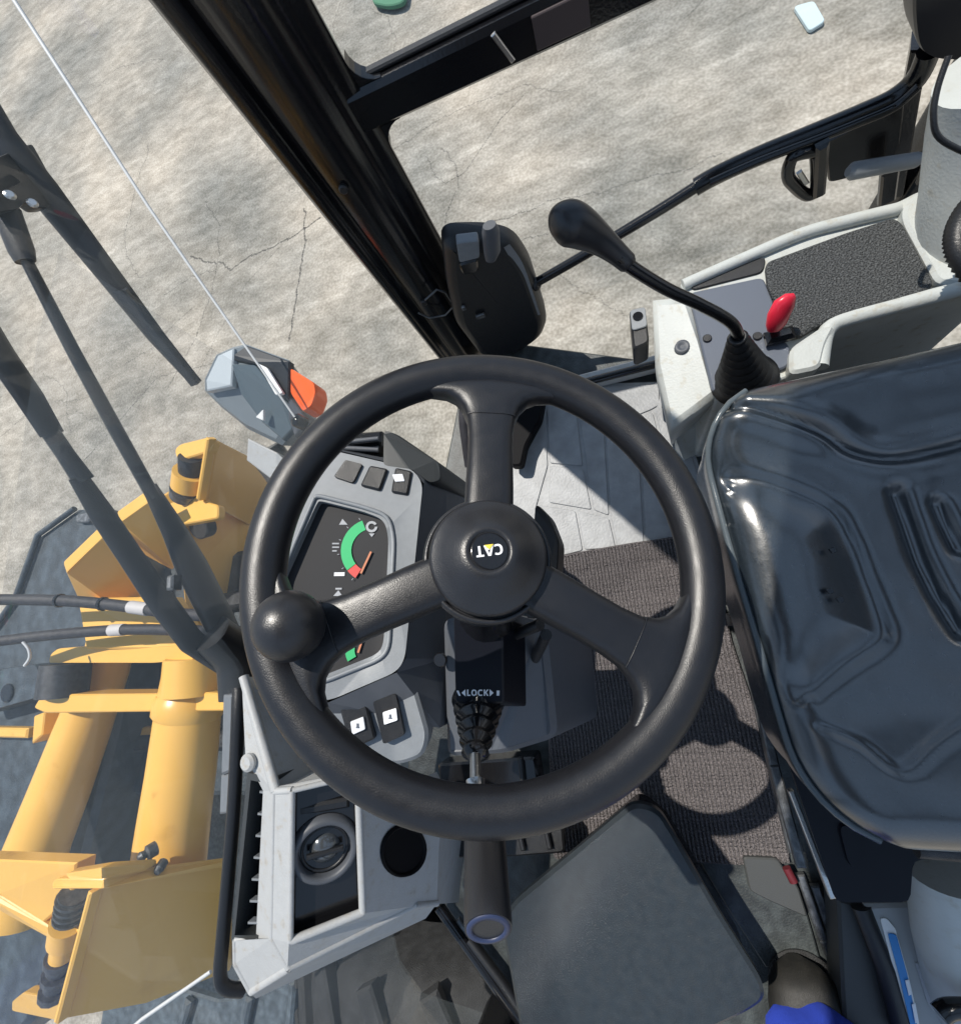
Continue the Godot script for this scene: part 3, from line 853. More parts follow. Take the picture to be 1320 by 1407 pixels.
		obj("threaded_pin", s, M.pin_steel, o)
		s = st()
		slab(s, rounded([Vector3(-1.736, 1.189, 0.5175), Vector3(-1.686, 1.168, 0.5399), Vector3(-1.527, 1.13, 0.6267), Vector3(-1.429, 1.135, 0.6142), Vector3(-1.439, 1.127, 0.6394), Vector3(-1.543, 1.123, 0.6536), Vector3(-1.707, 1.153, 0.5827), Vector3(-1.756, 1.175, 0.5547)], 0.008, 3), Vector3(0, -0.03, 0), 0.003)
		obj("link_edge", s, M.yellow_paint, o)
		s = st()
		slab(s, [Vector3(-1.769, 1.195, 0.4465), Vector3(-1.413, 1.17, 0.4559), Vector3(-1.446, 1.152, 0.5267), Vector3(-1.517, 1.139, 0.5791), Vector3(-1.566, 1.136, 0.609), Vector3(-1.686, 1.169, 0.5381), Vector3(-1.766, 1.19, 0.5069)], Vector3(0, -0.05, 0), 0.004)
		obj("link_plate", s, M.yellow_paint, o)

func outside_parts() -> void:
	# wiper
	var o := thing("wiper", "black pantograph windscreen wiper with two arms and a blade", "wiper", Vector3(-0.62, 1.478, 0.0364))
	var s := st()
	tube(s, [Vector3(-0.615, 1.888, -0.6721), Vector3(-0.615, 1.843, -0.6155), Vector3(-0.615, 1.797, -0.5864), Vector3(-0.615, 1.714, -0.5258), Vector3(-0.615, 1.642, -0.473), Vector3(-0.615, 1.574, -0.4313)], [0.020, 0.022, 0.021, 0.017, 0.014, 0.010], 12, true, 0.55)
	var blade := obj("blade", s, M.black_plastic, o)
	s = st()
	bar(s, Vector3(-0.608, 1.703, -0.5078), Vector3(-0.608, 1.577, -0.4239), 0.012, 0.020, Vector3.RIGHT, 0.003)
	obj("rubber_edge", s, M.gloss_black, blade)
	s = st()
	slab(s, rounded([Vector3(-0.63, 1.845, -0.5825), Vector3(-0.63, 1.816, -0.6378), Vector3(-0.63, 1.788, -0.6022), Vector3(-0.63, 1.79, -0.5658), Vector3(-0.63, 1.802, -0.5524), Vector3(-0.63, 1.812, -0.5551), Vector3(-0.63, 1.819, -0.5342), Vector3(-0.63, 1.838, -0.5121)], 0.006, 3), Vector3(0.02, 0, 0), 0.003)
	var br := obj("bracket", s, M.black_plastic, o)
	for c in [Vector3(-0.605, 1.831, -0.5386), Vector3(-0.605, 1.81, -0.5476)]:
		s = st()
		lathe_ring(s, c, Vector3(0.9, 0.5, 0), 0.006, 0.005, 0.002, 12)
		obj("screw", s, M.bare_steel, br)
	s = st()
	tube(s, [Vector3(-0.63, 1.821, -0.5388), Vector3(-0.63, 1.802, -0.4972), Vector3(-0.63, 1.797, -0.486)], [0.016, 0.015, 0.012], 10, true, 0.7)
	obj("clevis", s, M.black_plastic, o)
	s = st()
	tube(s, [Vector3(-0.63, 1.799, -0.4927), Vector3(-0.63, 1.739, -0.3996), Vector3(-0.63, 1.679, -0.3116), Vector3(-0.63, 1.62, -0.2278)], [0.0065, 0.008, 0.009, 0.009], 10)
	obj("arm_rod", s, M.black_plastic, o)
	s = st()
	tube(s, [Vector3(-0.63, 1.628, -0.2432), Vector3(-0.63, 1.586, -0.1839), Vector3(-0.63, 1.554, -0.1323), Vector3(-0.63, 1.505, -0.0554), Vector3(-0.63, 1.46, 0.021)], [0.012, 0.020, 0.027, 0.028, 0.028], 10, true, 0.5, Vector3(1, 0, 0))
	obj("arm_head", s, M.black_plastic, o)
	s = st()
	tube(s, [Vector3(-0.64, 1.834, -0.4027), Vector3(-0.64, 1.804, -0.3598), Vector3(-0.64, 1.772, -0.3202), Vector3(-0.64, 1.745, -0.2819)], [0.016, 0.016, 0.016, 0.014], 10, true, 0.6, Vector3(1, 0, 0))
	tube(s, [Vector3(-0.64, 1.747, -0.2841), Vector3(-0.64, 1.729, -0.2615), Vector3(-0.64, 1.706, -0.2333)], [0.010, 0.010, 0.012], 10)
	tube(s, [Vector3(-0.64, 1.713, -0.2365), Vector3(-0.64, 1.682, -0.195), Vector3(-0.64, 1.641, -0.1427), Vector3(-0.64, 1.59, -0.0786), Vector3(-0.64, 1.544, -0.0254), Vector3(-0.64, 1.458, 0.0319)], [0.012, 0.016, 0.017, 0.020, 0.020, 0.016], 10, true, 0.6, Vector3(1, 0, 0))
	obj("second_arm", s, M.black_plastic, o)
	s = st()
	box(s, Vector3(-0.6, 1.607, -0.1026), Vector3(0.012, 0.018, 0.02), 0.003)
	obj("nozzle", s, M.grey_metal, o)
	s = st()
	tube(s, [Vector3(-0.62, 1.527, -0.0332), Vector3(-0.62, 1.488, -0.0067), Vector3(-0.62, 1.47, 0.0206), Vector3(-0.62, 1.47, 0.0702)], [0.030, 0.034, 0.034, 0.03], 14)
	obj("pivot_cover", s, M.black_plastic, o)

	# antenna rod
	o = thing("whip_antenna", "thin white rod slanting past the windscreen to the front lamp", "antenna", Vector3(-0.6777, 1.251, -0.5071))
	s = st()
	tube(s, [Vector3(-1.002, 1.732, -1.391), Vector3(-0.9839, 1.701, -1.329), Vector3(-0.8491, 1.5, -0.9489), Vector3(-0.6996, 1.231, -0.5299)], [0.0046, 0.0044, 0.0034, 0.0026], 8)
	obj("rod", s, M.white_cord, o)
	s = st()
	lathe(s, Vector3(-0.7068, 1.212, -0.5299), Vector3(-0.3, 0.9, -0.2), [Vector2(0.017, -0.02), Vector2(0.017, 0.005), Vector2(0.013, 0.010), Vector2(0.007, 0.011), Vector2(0.006, 0.014)], 20)
	obj("base", s, M.gloss_black, o)
	s = st()
	tube(s, [Vector3(-1.037, 1.337, 0.6614), Vector3(-0.9958, 1.31, 0.633), Vector3(-0.8704, 1.278, 0.5678)], 0.0035, 8)  # pale line for the edge of the lower corner glass
	tag(obj("glass_edge_line", s, M.white_cord), "pale thin glass edge running below the left tower bracket", "cable")

	# front lamp on its post
	o = thing("front_lamp", "grey front lamp housing with an orange side indicator", "lamp", Vector3(-0.9535, 1, -0.5992))
	s = st()
	var body_out := [Vector3(-1.019, 1.198, -0.7366), Vector3(-0.9543, 1.221, -0.7804), Vector3(-0.8942, 1.225, -0.782), Vector3(-0.8517, 1.226, -0.7765), Vector3(-0.7362, 1.201, -0.7091), Vector3(-0.7605, 1.141, -0.6093), Vector3(-0.8008, 1.109, -0.5643), Vector3(-0.857, 1.089, -0.542), Vector3(-0.951, 1.111, -0.6039), Vector3(-1.012, 1.147, -0.6714), Vector3(-1.04, 1.178, -0.7165)]
	var cc := Vector3.ZERO
	for p in body_out: cc += p / body_out.size()
	var r_top := PackedVector3Array()
	var r_mid := PackedVector3Array()
	var r_low := PackedVector3Array()
	for p in body_out:
		r_top.append(p.lerp(cc, 0.10) + Vector3(0, 0.012, 0))
		r_mid.append(p)
		r_low.append(p.lerp(cc, 0.25) + Vector3(0, -0.13, 0))
	loft(s, [r_low, r_mid, r_top], true, -1)
	obj("housing", s, M.lamp_grey, o)
	s = st()
	slab(s, [Vector3(-0.9977, 1.214, -0.7203), Vector3(-0.9378, 1.234, -0.7661), Vector3(-0.8802, 1.238, -0.7676), Vector3(-0.9173, 1.207, -0.6841), Vector3(-1.009, 1.201, -0.6971)], Vector3(0, -0.02, 0), 0.003)
	obj("front_facet", s, M.bezel_light, o)
	s = st()
	slab(s, [Vector3(-0.8652, 1.253, -0.7359), Vector3(-0.8244, 1.254, -0.7495), Vector3(-0.7153, 1.227, -0.6869), Vector3(-0.7544, 1.187, -0.608), Vector3(-0.7699, 1.195, -0.6208), Vector3(-0.7779, 1.221, -0.6735), Vector3(-0.8116, 1.239, -0.7027), Vector3(-0.8711, 1.247, -0.7264)], Vector3(0, -0.02, 0), 0.003)
	obj("visor", s, M.lamp_black, o)
	s = st()
	slab(s, [Vector3(-0.8892, 1.236, -0.725), Vector3(-0.8187, 1.231, -0.7068), Vector3(-0.777, 1.187, -0.6223), Vector3(-0.7559, 1.163, -0.5983), Vector3(-0.785, 1.135, -0.5552), Vector3(-0.8313, 1.119, -0.5427), Vector3(-0.8715, 1.149, -0.5918), Vector3(-0.8989, 1.196, -0.663)], Vector3(0, -0.02, 0), 0.003)
	obj("lamp_face", s, M.lamp_face, o)
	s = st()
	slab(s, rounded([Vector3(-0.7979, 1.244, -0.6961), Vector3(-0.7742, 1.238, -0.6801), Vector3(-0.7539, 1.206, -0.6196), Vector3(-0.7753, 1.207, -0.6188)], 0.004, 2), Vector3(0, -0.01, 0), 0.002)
	obj("painted_reflection", s, M.white_paint, o)  # white slab painted in for a reflection on the lamp
	s = st()
	slab(s, rounded([Vector3(-0.8648, 1.179, -0.5925), Vector3(-0.8346, 1.184, -0.6056), Vector3(-0.8467, 1.171, -0.5811)], 0.003, 2), Vector3(0, -0.008, 0), 0.001)
	obj("white_mark", s, M.white_paint, o)
	s = st()
	slab(s, rounded([Vector3(-0.7133, 1.227, -0.6681), Vector3(-0.661, 1.205, -0.6225), Vector3(-0.6648, 1.195, -0.6004), Vector3(-0.6864, 1.185, -0.5751), Vector3(-0.7155, 1.181, -0.5682), Vector3(-0.7304, 1.208, -0.6124)], 0.008, 3), Vector3(0.0, -0.05, 0), 0.006)
	obj("indicator_lens", s, M.amber_lens, o)
	s = st()
	slab(s, [Vector3(-0.7524, 1.189, -0.6188), Vector3(-0.7323, 1.163, -0.5804), Vector3(-0.7299, 1.141, -0.5601), Vector3(-0.7829, 1.129, -0.536), Vector3(-0.7782, 1.159, -0.5749)], Vector3(0, -0.05, 0), 0.003)
	obj("lens_backing", s, M.panel_grey, o)
	s = st()
	slab(s, [Vector3(-0.9519, 1.116, -0.5762), Vector3(-0.869, 1.098, -0.5202), Vector3(-0.8439, 1.071, -0.4848), Vector3(-0.9024, 1.046, -0.4435), Vector3(-0.9956, 1.075, -0.5335)], Vector3(0, -0.04, 0), 0.004)
	obj("mount_plate", s, M.dash_grey, o)
	s = st()
	tube(s, [Vector3(-0.951, 1.048, -0.5639), Vector3(-0.9327, 0.9793, -0.4845), Vector3(-0.9468, 0.8806, -0.4164)], [0.05, 0.05, 0.05], 14)
	obj("bracket", s, M.grey_metal, o)

	# front left tyre and fender seen through the lower glass
	o = thing("front_left_tyre", "black lugged front left tyre seen below the dash", "tyre", Vector3(-0.66, 0.0, 0.95))
	s = st()
	var hubc := Vector3(-0.66, 0.50, 0.92)
	var prof := [Vector2(0.26, -0.17), Vector2(0.42, -0.175), Vector2(0.475, -0.15), Vector2(0.49, -0.08), Vector2(0.495, 0.0), Vector2(0.49, 0.08), Vector2(0.475, 0.15), Vector2(0.42, 0.175), Vector2(0.26, 0.17)]
	lathe(s, hubc, Vector3(0, 0, 1), prof, 56)
	obj("carcass", s, M.tyre_rubber, o)
	for k in 20:
		for side in [-1, 1]:
			var a: float = TAU * (k + (0.5 if side > 0 else 0.0)) / 20
			var d := Vector3(cos(a), sin(a), 0)
			var t := Vector3(-sin(a), cos(a), 0)
			s = st()
			bar(s, hubc + d * 0.497 + Vector3(0, 0, 0.01 * side), hubc + d * 0.484 + Vector3(0, 0, 0.165 * side) + t * 0.07, 0.045, 0.04, d, 0.006)
			obj("lug", s, M.tyre_rubber, o)
	o = thing("fender_panel", "banded blue grey fender panel below the windscreen corner", "fender", Vector3(-1.0, 0.9, 0.8))
	s = st()
	slab(s, [Vector3(-2.065, 0.6, 1.065), Vector3(-1.554, 0.6, 1.114), Vector3(-1.463, 0.6, 1.095), Vector3(-1.067, 0.6, 0.9432), Vector3(-0.9903, 0.6, 0.9749), Vector3(-1.025, 0.6, 1.143), Vector3(-1.213, 0.6, 1.344), Vector3(-2.128, 0.6, 1.477)], Vector3(0, -0.03, 0), 0.006)
	obj("panel", s, M.fender_grey, o)
	for q in [[Vector3(-1.657, 0.615, 1.109), Vector3(-1.761, 0.615, 1.374)], [Vector3(-1.405, 0.615, 1.076), Vector3(-1.48, 0.615, 1.335)], [Vector3(-1.234, 0.615, 1.016), Vector3(-1.274, 0.615, 1.306)]]:
		s = st()
		bar(s, q[0], q[1], 0.028, 0.03, Vector3.UP, 0.008)
		obj("rib", s, M.fender_grey, o)  # raised bars stand in for vertical bands reflected in the glass
	o = thing("front_chassis", "dark steel front chassis below the yellow loader arms", "chassis", Vector3(-1.4, 0.3, 0.1))
	s = st()
	box(s, Vector3(-1.45, 0.50, 0.05), Vector3(1.3, 0.2, 0.9), 0.02)
	obj("deck", s, M.bucket_paint, o)
	for z in [-0.2, 0.3]:
		s = st()
		bar(s, Vector3(-2.0, 0.62, z), Vector3(-0.9, 0.62, z), 0.06, 0.06, Vector3.UP, 0.01)
		obj("beam", s, M.dark_steel, o)

func console() -> void:
	var o := thing("right_console", "light grey plastic side console right of the seat", "console", Vector3(0.3393, 1.2, -0.3839))
	var y := 1.42
	# outer shell
	var s := st()
	var rim := [Vector3(0.1373, 1.42, -0.4588), Vector3(0.2258, 1.42, -0.4743), Vector3(0.2923, 1.42, -0.4823), Vector3(0.3464, 1.42, -0.4877), Vector3(0.4165, 1.42, -0.4848), Vector3(0.4398, 1.42, -0.491), Vector3(0.5426, 1.42, -0.4861), Vector3(0.5, 1.42, -0.3412), Vector3(0.4425, 1.42, -0.3393), Vector3(0.3, 1.42, -0.3354), Vector3(0.288, 1.42, -0.3239), Vector3(0.2709, 1.42, -0.2804), Vector3(0.2406, 1.42, -0.2773), Vector3(0.1994, 1.42, -0.2683), Vector3(0.149, 1.42, -0.2698), Vector3(0.1441, 1.42, -0.3578), Vector3(0.1433, 1.42, -0.4379)]
	slab(s, rounded(rim, 0.006, 3), Vector3(0.0, -0.30, 0.0), 0.002)
	obj("shell", s, M.console_grey, o)
	# raised lips
	s = st()
	tube(s, smooth_path([Vector3(0.1405, 1.424, -0.4509), Vector3(0.223, 1.424, -0.4646), Vector3(0.2987, 1.424, -0.4761), Vector3(0.3505, 1.424, -0.475), Vector3(0.4111, 1.424, -0.4704)], 5), 0.0085, 10)
	obj("outer_lip", s, M.console_grey, o)
	s = st()
	tube(s, smooth_path([Vector3(0.4938, 1.428, -0.3363), Vector3(0.4373, 1.428, -0.3353), Vector3(0.3775, 1.428, -0.3343), Vector3(0.3181, 1.428, -0.333), Vector3(0.2965, 1.428, -0.3282), Vector3(0.285, 1.428, -0.3113), Vector3(0.2726, 1.428, -0.2768)], 5), 0.010, 12)
	obj("inner_lip", s, M.console_grey, o)
	s = st()
	slab(s, rounded([Vector3(0.2422, 1.44, -0.3068), Vector3(0.2859, 1.44, -0.3272), Vector3(0.2994, 1.44, -0.3228), Vector3(0.2832, 1.44, -0.3026), Vector3(0.269, 1.44, -0.2704), Vector3(0.2332, 1.44, -0.2714)], 0.01, 3), Vector3(0, -0.03, 0), 0.004)
	obj("corner_wedge", s, M.console_grey, o)
	s = st()
	slab(s, rounded([Vector3(0.1497, 1.423, -0.4467), Vector3(0.2122, 1.423, -0.4581), Vector3(0.2516, 1.423, -0.4589), Vector3(0.2464, 1.423, -0.4439), Vector3(0.2411, 1.423, -0.4363), Vector3(0.1522, 1.423, -0.4396)], 0.006, 2), Vector3(0, -0.01, 0), 0.001)
	obj("groove", s, M.black_plastic, o)
	# white front block
	s = st()
	var f := [PackedVector3Array([Vector3(0.0998, 1.432, -0.4248), Vector3(0.1351, 1.432, -0.4163), Vector3(0.1406, 1.428, -0.3542), Vector3(0.1456, 1.415, -0.282), Vector3(0.0908, 1.4, -0.2573), Vector3(0.0894, 1.412, -0.3433)]), PackedVector3Array([Vector3(0.0973, 1.425, -0.438), Vector3(0.1418, 1.425, -0.4274), Vector3(0.146, 1.42, -0.3572), Vector3(0.152, 1.408, -0.2767), Vector3(0.0877, 1.39, -0.2482), Vector3(0.0843, 1.405, -0.3425)]), PackedVector3Array([Vector3(0.0977, 1.41, -0.4496), Vector3(0.1473, 1.41, -0.4386), Vector3(0.152, 1.405, -0.3643), Vector3(0.1576, 1.395, -0.2766), Vector3(0.0873, 1.375, -0.247), Vector3(0.0835, 1.39, -0.347)]), PackedVector3Array([Vector3(0.1308, 1.16, -0.5924), Vector3(0.1949, 1.16, -0.5824), Vector3(0.2037, 1.16, -0.4771), Vector3(0.2057, 1.16, -0.3594), Vector3(0.11, 1.16, -0.2968), Vector3(0.1083, 1.16, -0.4245)])]
	loft(s, f, true, 0)
	var blk := obj("front_block", s, M.console_grey, o)
	s = st()
	lathe(s, Vector3(0.1209, 1.425, -0.3553), Vector3(0, 1, 0), [Vector2(0.011, -0.006), Vector2(0.0095, 0.0015), Vector2(0.006, 0.0005), Vector2(0.003, -0.001)], 18)
	obj("screw_cap", s, M.panel_grey, blk)
	# plates
	s = st()
	slab(s, rounded([Vector3(0.1448, 1.428, -0.434), Vector3(0.2397, 1.428, -0.4262), Vector3(0.2438, 1.428, -0.3804), Vector3(0.2287, 1.428, -0.3524), Vector3(0.2479, 1.428, -0.3142), Vector3(0.2389, 1.428, -0.2866), Vector3(0.2145, 1.428, -0.285), Vector3(0.1444, 1.428, -0.2751), Vector3(0.1442, 1.428, -0.353)], 0.008, 3), Vector3(0, -0.012, 0), 0.002)
	var plate := obj("control_plate", s, M.plate_blue_grey, o)
	s = st()
	for q in [Vector3(0.1532, 1.429, -0.3554), Vector3(0.2132, 1.429, -0.3399)]:
		lathe_ring(s, q, Vector3.UP, 0.006, 0.002, 0.001, 14)
	obj("plug", s, M.black_plastic, plate)
	s = st()
	slab(s, rounded([Vector3(0.2452, 1.436, -0.4427), Vector3(0.3431, 1.436, -0.4519), Vector3(0.3968, 1.436, -0.4536), Vector3(0.4029, 1.436, -0.4408), Vector3(0.4107, 1.436, -0.3484), Vector3(0.4015, 1.436, -0.3391), Vector3(0.2825, 1.436, -0.332), Vector3(0.2584, 1.436, -0.3213), Vector3(0.2474, 1.436, -0.3325), Vector3(0.2452, 1.436, -0.3755), Vector3(0.2398, 1.436, -0.4025)], 0.008, 3), Vector3(0, -0.014, 0), 0.003)
	obj("foam_pad", s, M.foam_pad, o)
	# dark front skirt under the lip
	s = st()
	slab(s, [Vector3(0.1076, 1.236, -0.2879), Vector3(0.1901, 1.235, -0.3404), Vector3(0.2593, 1.214, -0.3425), Vector3(0.3359, 1.196, -0.3653), Vector3(0.3712, 1.187, -0.3701), Vector3(0.382, 0.9868, -0.3137), Vector3(0.1627, 0.9749, -0.2132), Vector3(0.1247, 1.058, -0.2824)], Vector3(0.004, -0.004, -0.012), 0.002)
	obj("skirt", s, M.console_grey, o)
	# socket outside the front block
	o = thing("key_socket", "grey socket with a dark hole at the console's front end", "socket", Vector3(0.0819, 1.3, -0.47))
	s = st()
	slab(s, rounded([Vector3(0.0674, 1.36, -0.4785), Vector3(0.0924, 1.36, -0.4768), Vector3(0.0873, 1.36, -0.4111), Vector3(0.0615, 1.36, -0.4058)], 0.008, 4), Vector3(0, -0.06, 0), 0.003)
	obj("body", s, M.black_plastic, o)
	s = st()
	slab(s, rounded([Vector3(0.0679, 1.364, -0.4742), Vector3(0.0917, 1.364, -0.4729), Vector3(0.0886, 1.364, -0.4375), Vector3(0.0648, 1.364, -0.4371)], 0.006, 4), Vector3(0, -0.004, 0), 0.001)
	obj("plate", s, M.bezel_grey, o)
	s = st()
	lathe_ring(s, Vector3(0.0777, 1.364, -0.4586), Vector3.UP, 0.008, 0.0025, 0.0008, 18)
	obj("hole", s, M.gloss_black, o)

	# gear lever
	o = thing("gear_lever", "black bent gear lever with long knob and ribbed boot", "lever", Vector3(0.1814, 1.43, -0.2847))
	s = st()
	var path := smooth_path([Vector3(0.1754, 1.475, -0.2945), Vector3(0.163, 1.528, -0.2993), Vector3(0.151, 1.55, -0.3068), Vector3(0.1183, 1.584, -0.3159), Vector3(0.0839, 1.618, -0.3231), Vector3(0.0513, 1.654, -0.3332), Vector3(0.04, 1.669, -0.3388)], 6)
	tube(s, path, 0.0066, 14)
	obj("shaft", s, M.black_paint, o)
	s = st()
	var kp := smooth_path([Vector3(0.0509, 1.654, -0.3347), Vector3(0.0374, 1.67, -0.3441), Vector3(0.0236, 1.686, -0.3515), Vector3(0.0121, 1.699, -0.3549), Vector3(0.0019, 1.709, -0.3568), Vector3(-0.0081, 1.716, -0.356), Vector3(-0.0167, 1.72, -0.3534)], 6)
	var kr := []
	for i in kp.size():
		var t := float(i) / (kp.size() - 1)
		var r := lerpf(0.0095, 0.0200, smoothstep(0.0, 0.72, t))
		if t < 0.05: r *= 0.6 + t * 8.0
		if t > 0.66: r *= sqrt(maxf(0.0004, 1.0 - pow((t - 0.66) / 0.34, 2)))
		kr.append(r)
	tube(s, kp, kr, 22)
	obj("knob", s, M.hub_plastic, o)
	s = st()
	var b0 := Vector3(0.1844, 1.43, -0.2817)
	var b1 := Vector3(0.1641, 1.52, -0.2981)
	var prof := []
	var hgt := (b1 - b0).length()
	prof.append(Vector2(0.001, 0.0))
	prof.append(Vector2(0.041, 0.0))
	for k in 9:
		var t := k / 8.0
		var r := lerpf(0.037, 0.010, pow(t, 0.85))
		prof.append(Vector2(r, t * hgt * 0.96 + 0.002))
		prof.append(Vector2(r + 0.0015, t * hgt * 0.96 + 0.004))
		prof.append(Vector2(r - 0.0035, t * hgt * 0.96 + 0.0075))
	prof.append(Vector2(0.009, hgt))
	lathe(s, b0, b1 - b0, prof, 32)
	obj("boot", s, M.black_plastic, o)
	s = st()
	slab(s, rounded([Vector3(0.1458, 1.436, -0.2917), Vector3(0.1734, 1.436, -0.328), Vector3(0.2069, 1.436, -0.3177), Vector3(0.2176, 1.436, -0.2875), Vector3(0.205, 1.436, -0.2697), Vector3(0.1608, 1.436, -0.268)], 0.012, 4), Vector3(0, -0.006, 0), 0.002)
	obj("boot_flange", s, M.black_plastic, o)
	# red lever
	o = thing("red_lever", "small red plastic lever standing beside the gear boot", "lever", Vector3(0.2376, 1.43, -0.3393))
	s = st()
	tube(s, [Vector3(0.226, 1.453, -0.3311), Vector3(0.2274, 1.461, -0.3343), Vector3(0.2294, 1.472, -0.3409), Vector3(0.2343, 1.481, -0.347), Vector3(0.2398, 1.486, -0.3488), Vector3(0.2447, 1.487, -0.3505)], [0.009, 0.013, 0.0145, 0.0145, 0.011, 0.005], 18, true, 0.62)
	obj("grip", s, M.red_plastic, o)
	s = st()
	box(s, Vector3(0.2354, 1.436, -0.3286), Vector3(0.034, 0.016, 0.018), 0.005)
	obj("base", s, M.gloss_black, o)

	# grey rear column with cable and ribbed conduit
	o = thing("rear_column", "light grey rounded column behind the console with a cable loop", "column", Vector3(0.52, 1.42, -0.5))
	s = st()
	var cpos := Vector3(0.4619, 1.42, -0.3822)
	tube(s, [Vector3(0.4378, 1.573, -0.4916), Vector3(0.4499, 1.534, -0.4792), Vector3(0.464, 1.478, -0.444), Vector3(0.4692, 1.442, -0.4137), Vector3(0.4788, 1.409, -0.401)], [0.050, 0.053, 0.057, 0.060, 0.066], 32)
	obj("post", s, M.console_grey, o)
	s = st()
	slab(s, rounded([Vector3(0.4039, 1.437, -0.4405), Vector3(0.4072, 1.437, -0.4619), Vector3(0.426, 1.437, -0.48), Vector3(0.5441, 1.437, -0.4778), Vector3(0.4942, 1.437, -0.3103), Vector3(0.4127, 1.437, -0.3469)], 0.010, 3), Vector3(0, -0.03, 0), 0.004)
	obj("ledge", s, M.console_grey, o)
	s = st()
	tube(s, smooth_path([Vector3(0.3501, 1.645, -0.4543), Vector3(0.3444, 1.631, -0.4384), Vector3(0.3435, 1.617, -0.4221), Vector3(0.3535, 1.6, -0.4102), Vector3(0.3882, 1.576, -0.3989)], 6), 0.0027, 10)
	obj("cable", s, M.black_plastic, o)
	o = thing("ribbed_conduit", "black ribbed cable conduit at the right edge beside the column", "conduit", Vector3(0.5799, 1.244, -0.5091))
	s = st()
	var cpath := smooth_path([Vector3(0.4186, 1.531, -0.3858), Vector3(0.3977, 1.533, -0.3685), Vector3(0.3843, 1.532, -0.3473), Vector3(0.3825, 1.527, -0.3247), Vector3(0.3952, 1.516, -0.2967)], 12)
	var crad := []
	for i in cpath.size(): crad.append(0.0118 if i % 2 == 0 else 0.0098)
	tube(s, cpath, crad, 14)
	obj("conduit", s, M.black_plastic, o)

	# handrail along the window
	o = thing("grab_rail", "long bent black grab rail along the side window", "handrail", Vector3(-0.08, 1.335, -0.6))
	s = st()
	tube(s, smooth_path([Vector3(-0.09, 1.333, -0.6), Vector3(0.0106, 1.366, -0.6), Vector3(0.1297, 1.409, -0.6), Vector3(0.1959, 1.436, -0.6)], 6), 0.0085, 14)
	tube(s, smooth_path([Vector3(0.1862, 1.432, -0.6), Vector3(0.2151, 1.441, -0.6), Vector3(0.2662, 1.449, -0.6), Vector3(0.3282, 1.454, -0.6), Vector3(0.3859, 1.459, -0.6), Vector3(0.4199, 1.465, -0.6), Vector3(0.4371, 1.484, -0.6), Vector3(0.4355, 1.516, -0.6)], 6), 0.0125, 14)
	obj("tube", s, M.black_paint, o)
	s = st()
	tube(s, smooth_path([Vector3(0.2014, 1.448, -0.585), Vector3(0.2614, 1.456, -0.585), Vector3(0.3232, 1.459, -0.585), Vector3(0.3805, 1.463, -0.585), Vector3(0.4169, 1.468, -0.585), Vector3(0.4346, 1.487, -0.585)], 6), 0.0055, 10)
	obj("trim", s, M.gloss_black, o)
	s = st()
	lathe_ring(s, Vector3(-0.0829, 1.334, -0.6), Vector3(0.7, 0.3, 0.3), 0.012, 0.012)
	obj("end_socket", s, M.black_plastic, o)
	o = thing("window_latch", "black window latch with a loop and grey handle on the rail", "latch", Vector3(0.3989, 1.373, -0.6))
	s = st()
	slab(s, rounded([Vector3(0.3608, 1.421, -0.61), Vector3(0.4332, 1.439, -0.61), Vector3(0.4449, 1.446, -0.61), Vector3(0.4723, 1.368, -0.61), Vector3(0.4768, 1.327, -0.61), Vector3(0.3919, 1.338, -0.61)], 0.008, 3), Vector3(0, 0, -0.012), 0.002)
	obj("plate", s, M.black_paint, o)
	s = st()
	tube(s, smooth_path([Vector3(0.3324, 1.447, -0.58), Vector3(0.3071, 1.449, -0.58), Vector3(0.3076, 1.419, -0.58), Vector3(0.3243, 1.392, -0.58), Vector3(0.3469, 1.366, -0.58), Vector3(0.3575, 1.369, -0.58), Vector3(0.3477, 1.408, -0.58), Vector3(0.3365, 1.442, -0.58)], 5), 0.0085, 12)
	obj("loop", s, M.black_paint, o)
	s = st()
	bar(s, Vector3(0.3362, 1.462, -0.575), Vector3(0.3617, 1.364, -0.575), 0.016, 0.014, Vector3(0, 0, 1), 0.004)
	obj("jaw", s, M.black_paint, o)
	s = st()
	bar(s, Vector3(0.323, 1.416, -0.582), Vector3(0.3411, 1.387, -0.582), 0.007, 0.005, Vector3(0, 0, 1), 0.001)
	obj("striker", s, M.bare_steel, o)
	s = st()
	tube(s, [Vector3(0.3725, 1.424, -0.55), Vector3(0.3782, 1.422, -0.55), Vector3(0.4153, 1.414, -0.55), Vector3(0.4597, 1.404, -0.55), Vector3(0.4666, 1.403, -0.55)], [0.006, 0.011, 0.0105, 0.0095, 0.006], 14)
	obj("handle", s, M.bezel_grey, o)
	s = st()
	tube(s, [Vector3(0.4656, 1.412, -0.55), Vector3(0.4786, 1.384, -0.55), Vector3(0.485, 1.357, -0.55)], 0.005, 8)
	obj("handle_tail", s, M.black_paint, o)
	s = st()
	bar(s, Vector3(0.4533, 1.365, -0.58), Vector3(0.4769, 1.296, -0.58), 0.022, 0.014, Vector3(0, 0, 1), 0.003)
	obj("stay", s, M.black_paint, o)

	# box on the pillar
	o = thing("pillar_box", "black rounded box with grey bracket at the pillar's foot", "box", Vector3(-0.2002, 1.126, -0.62))
	s = st()
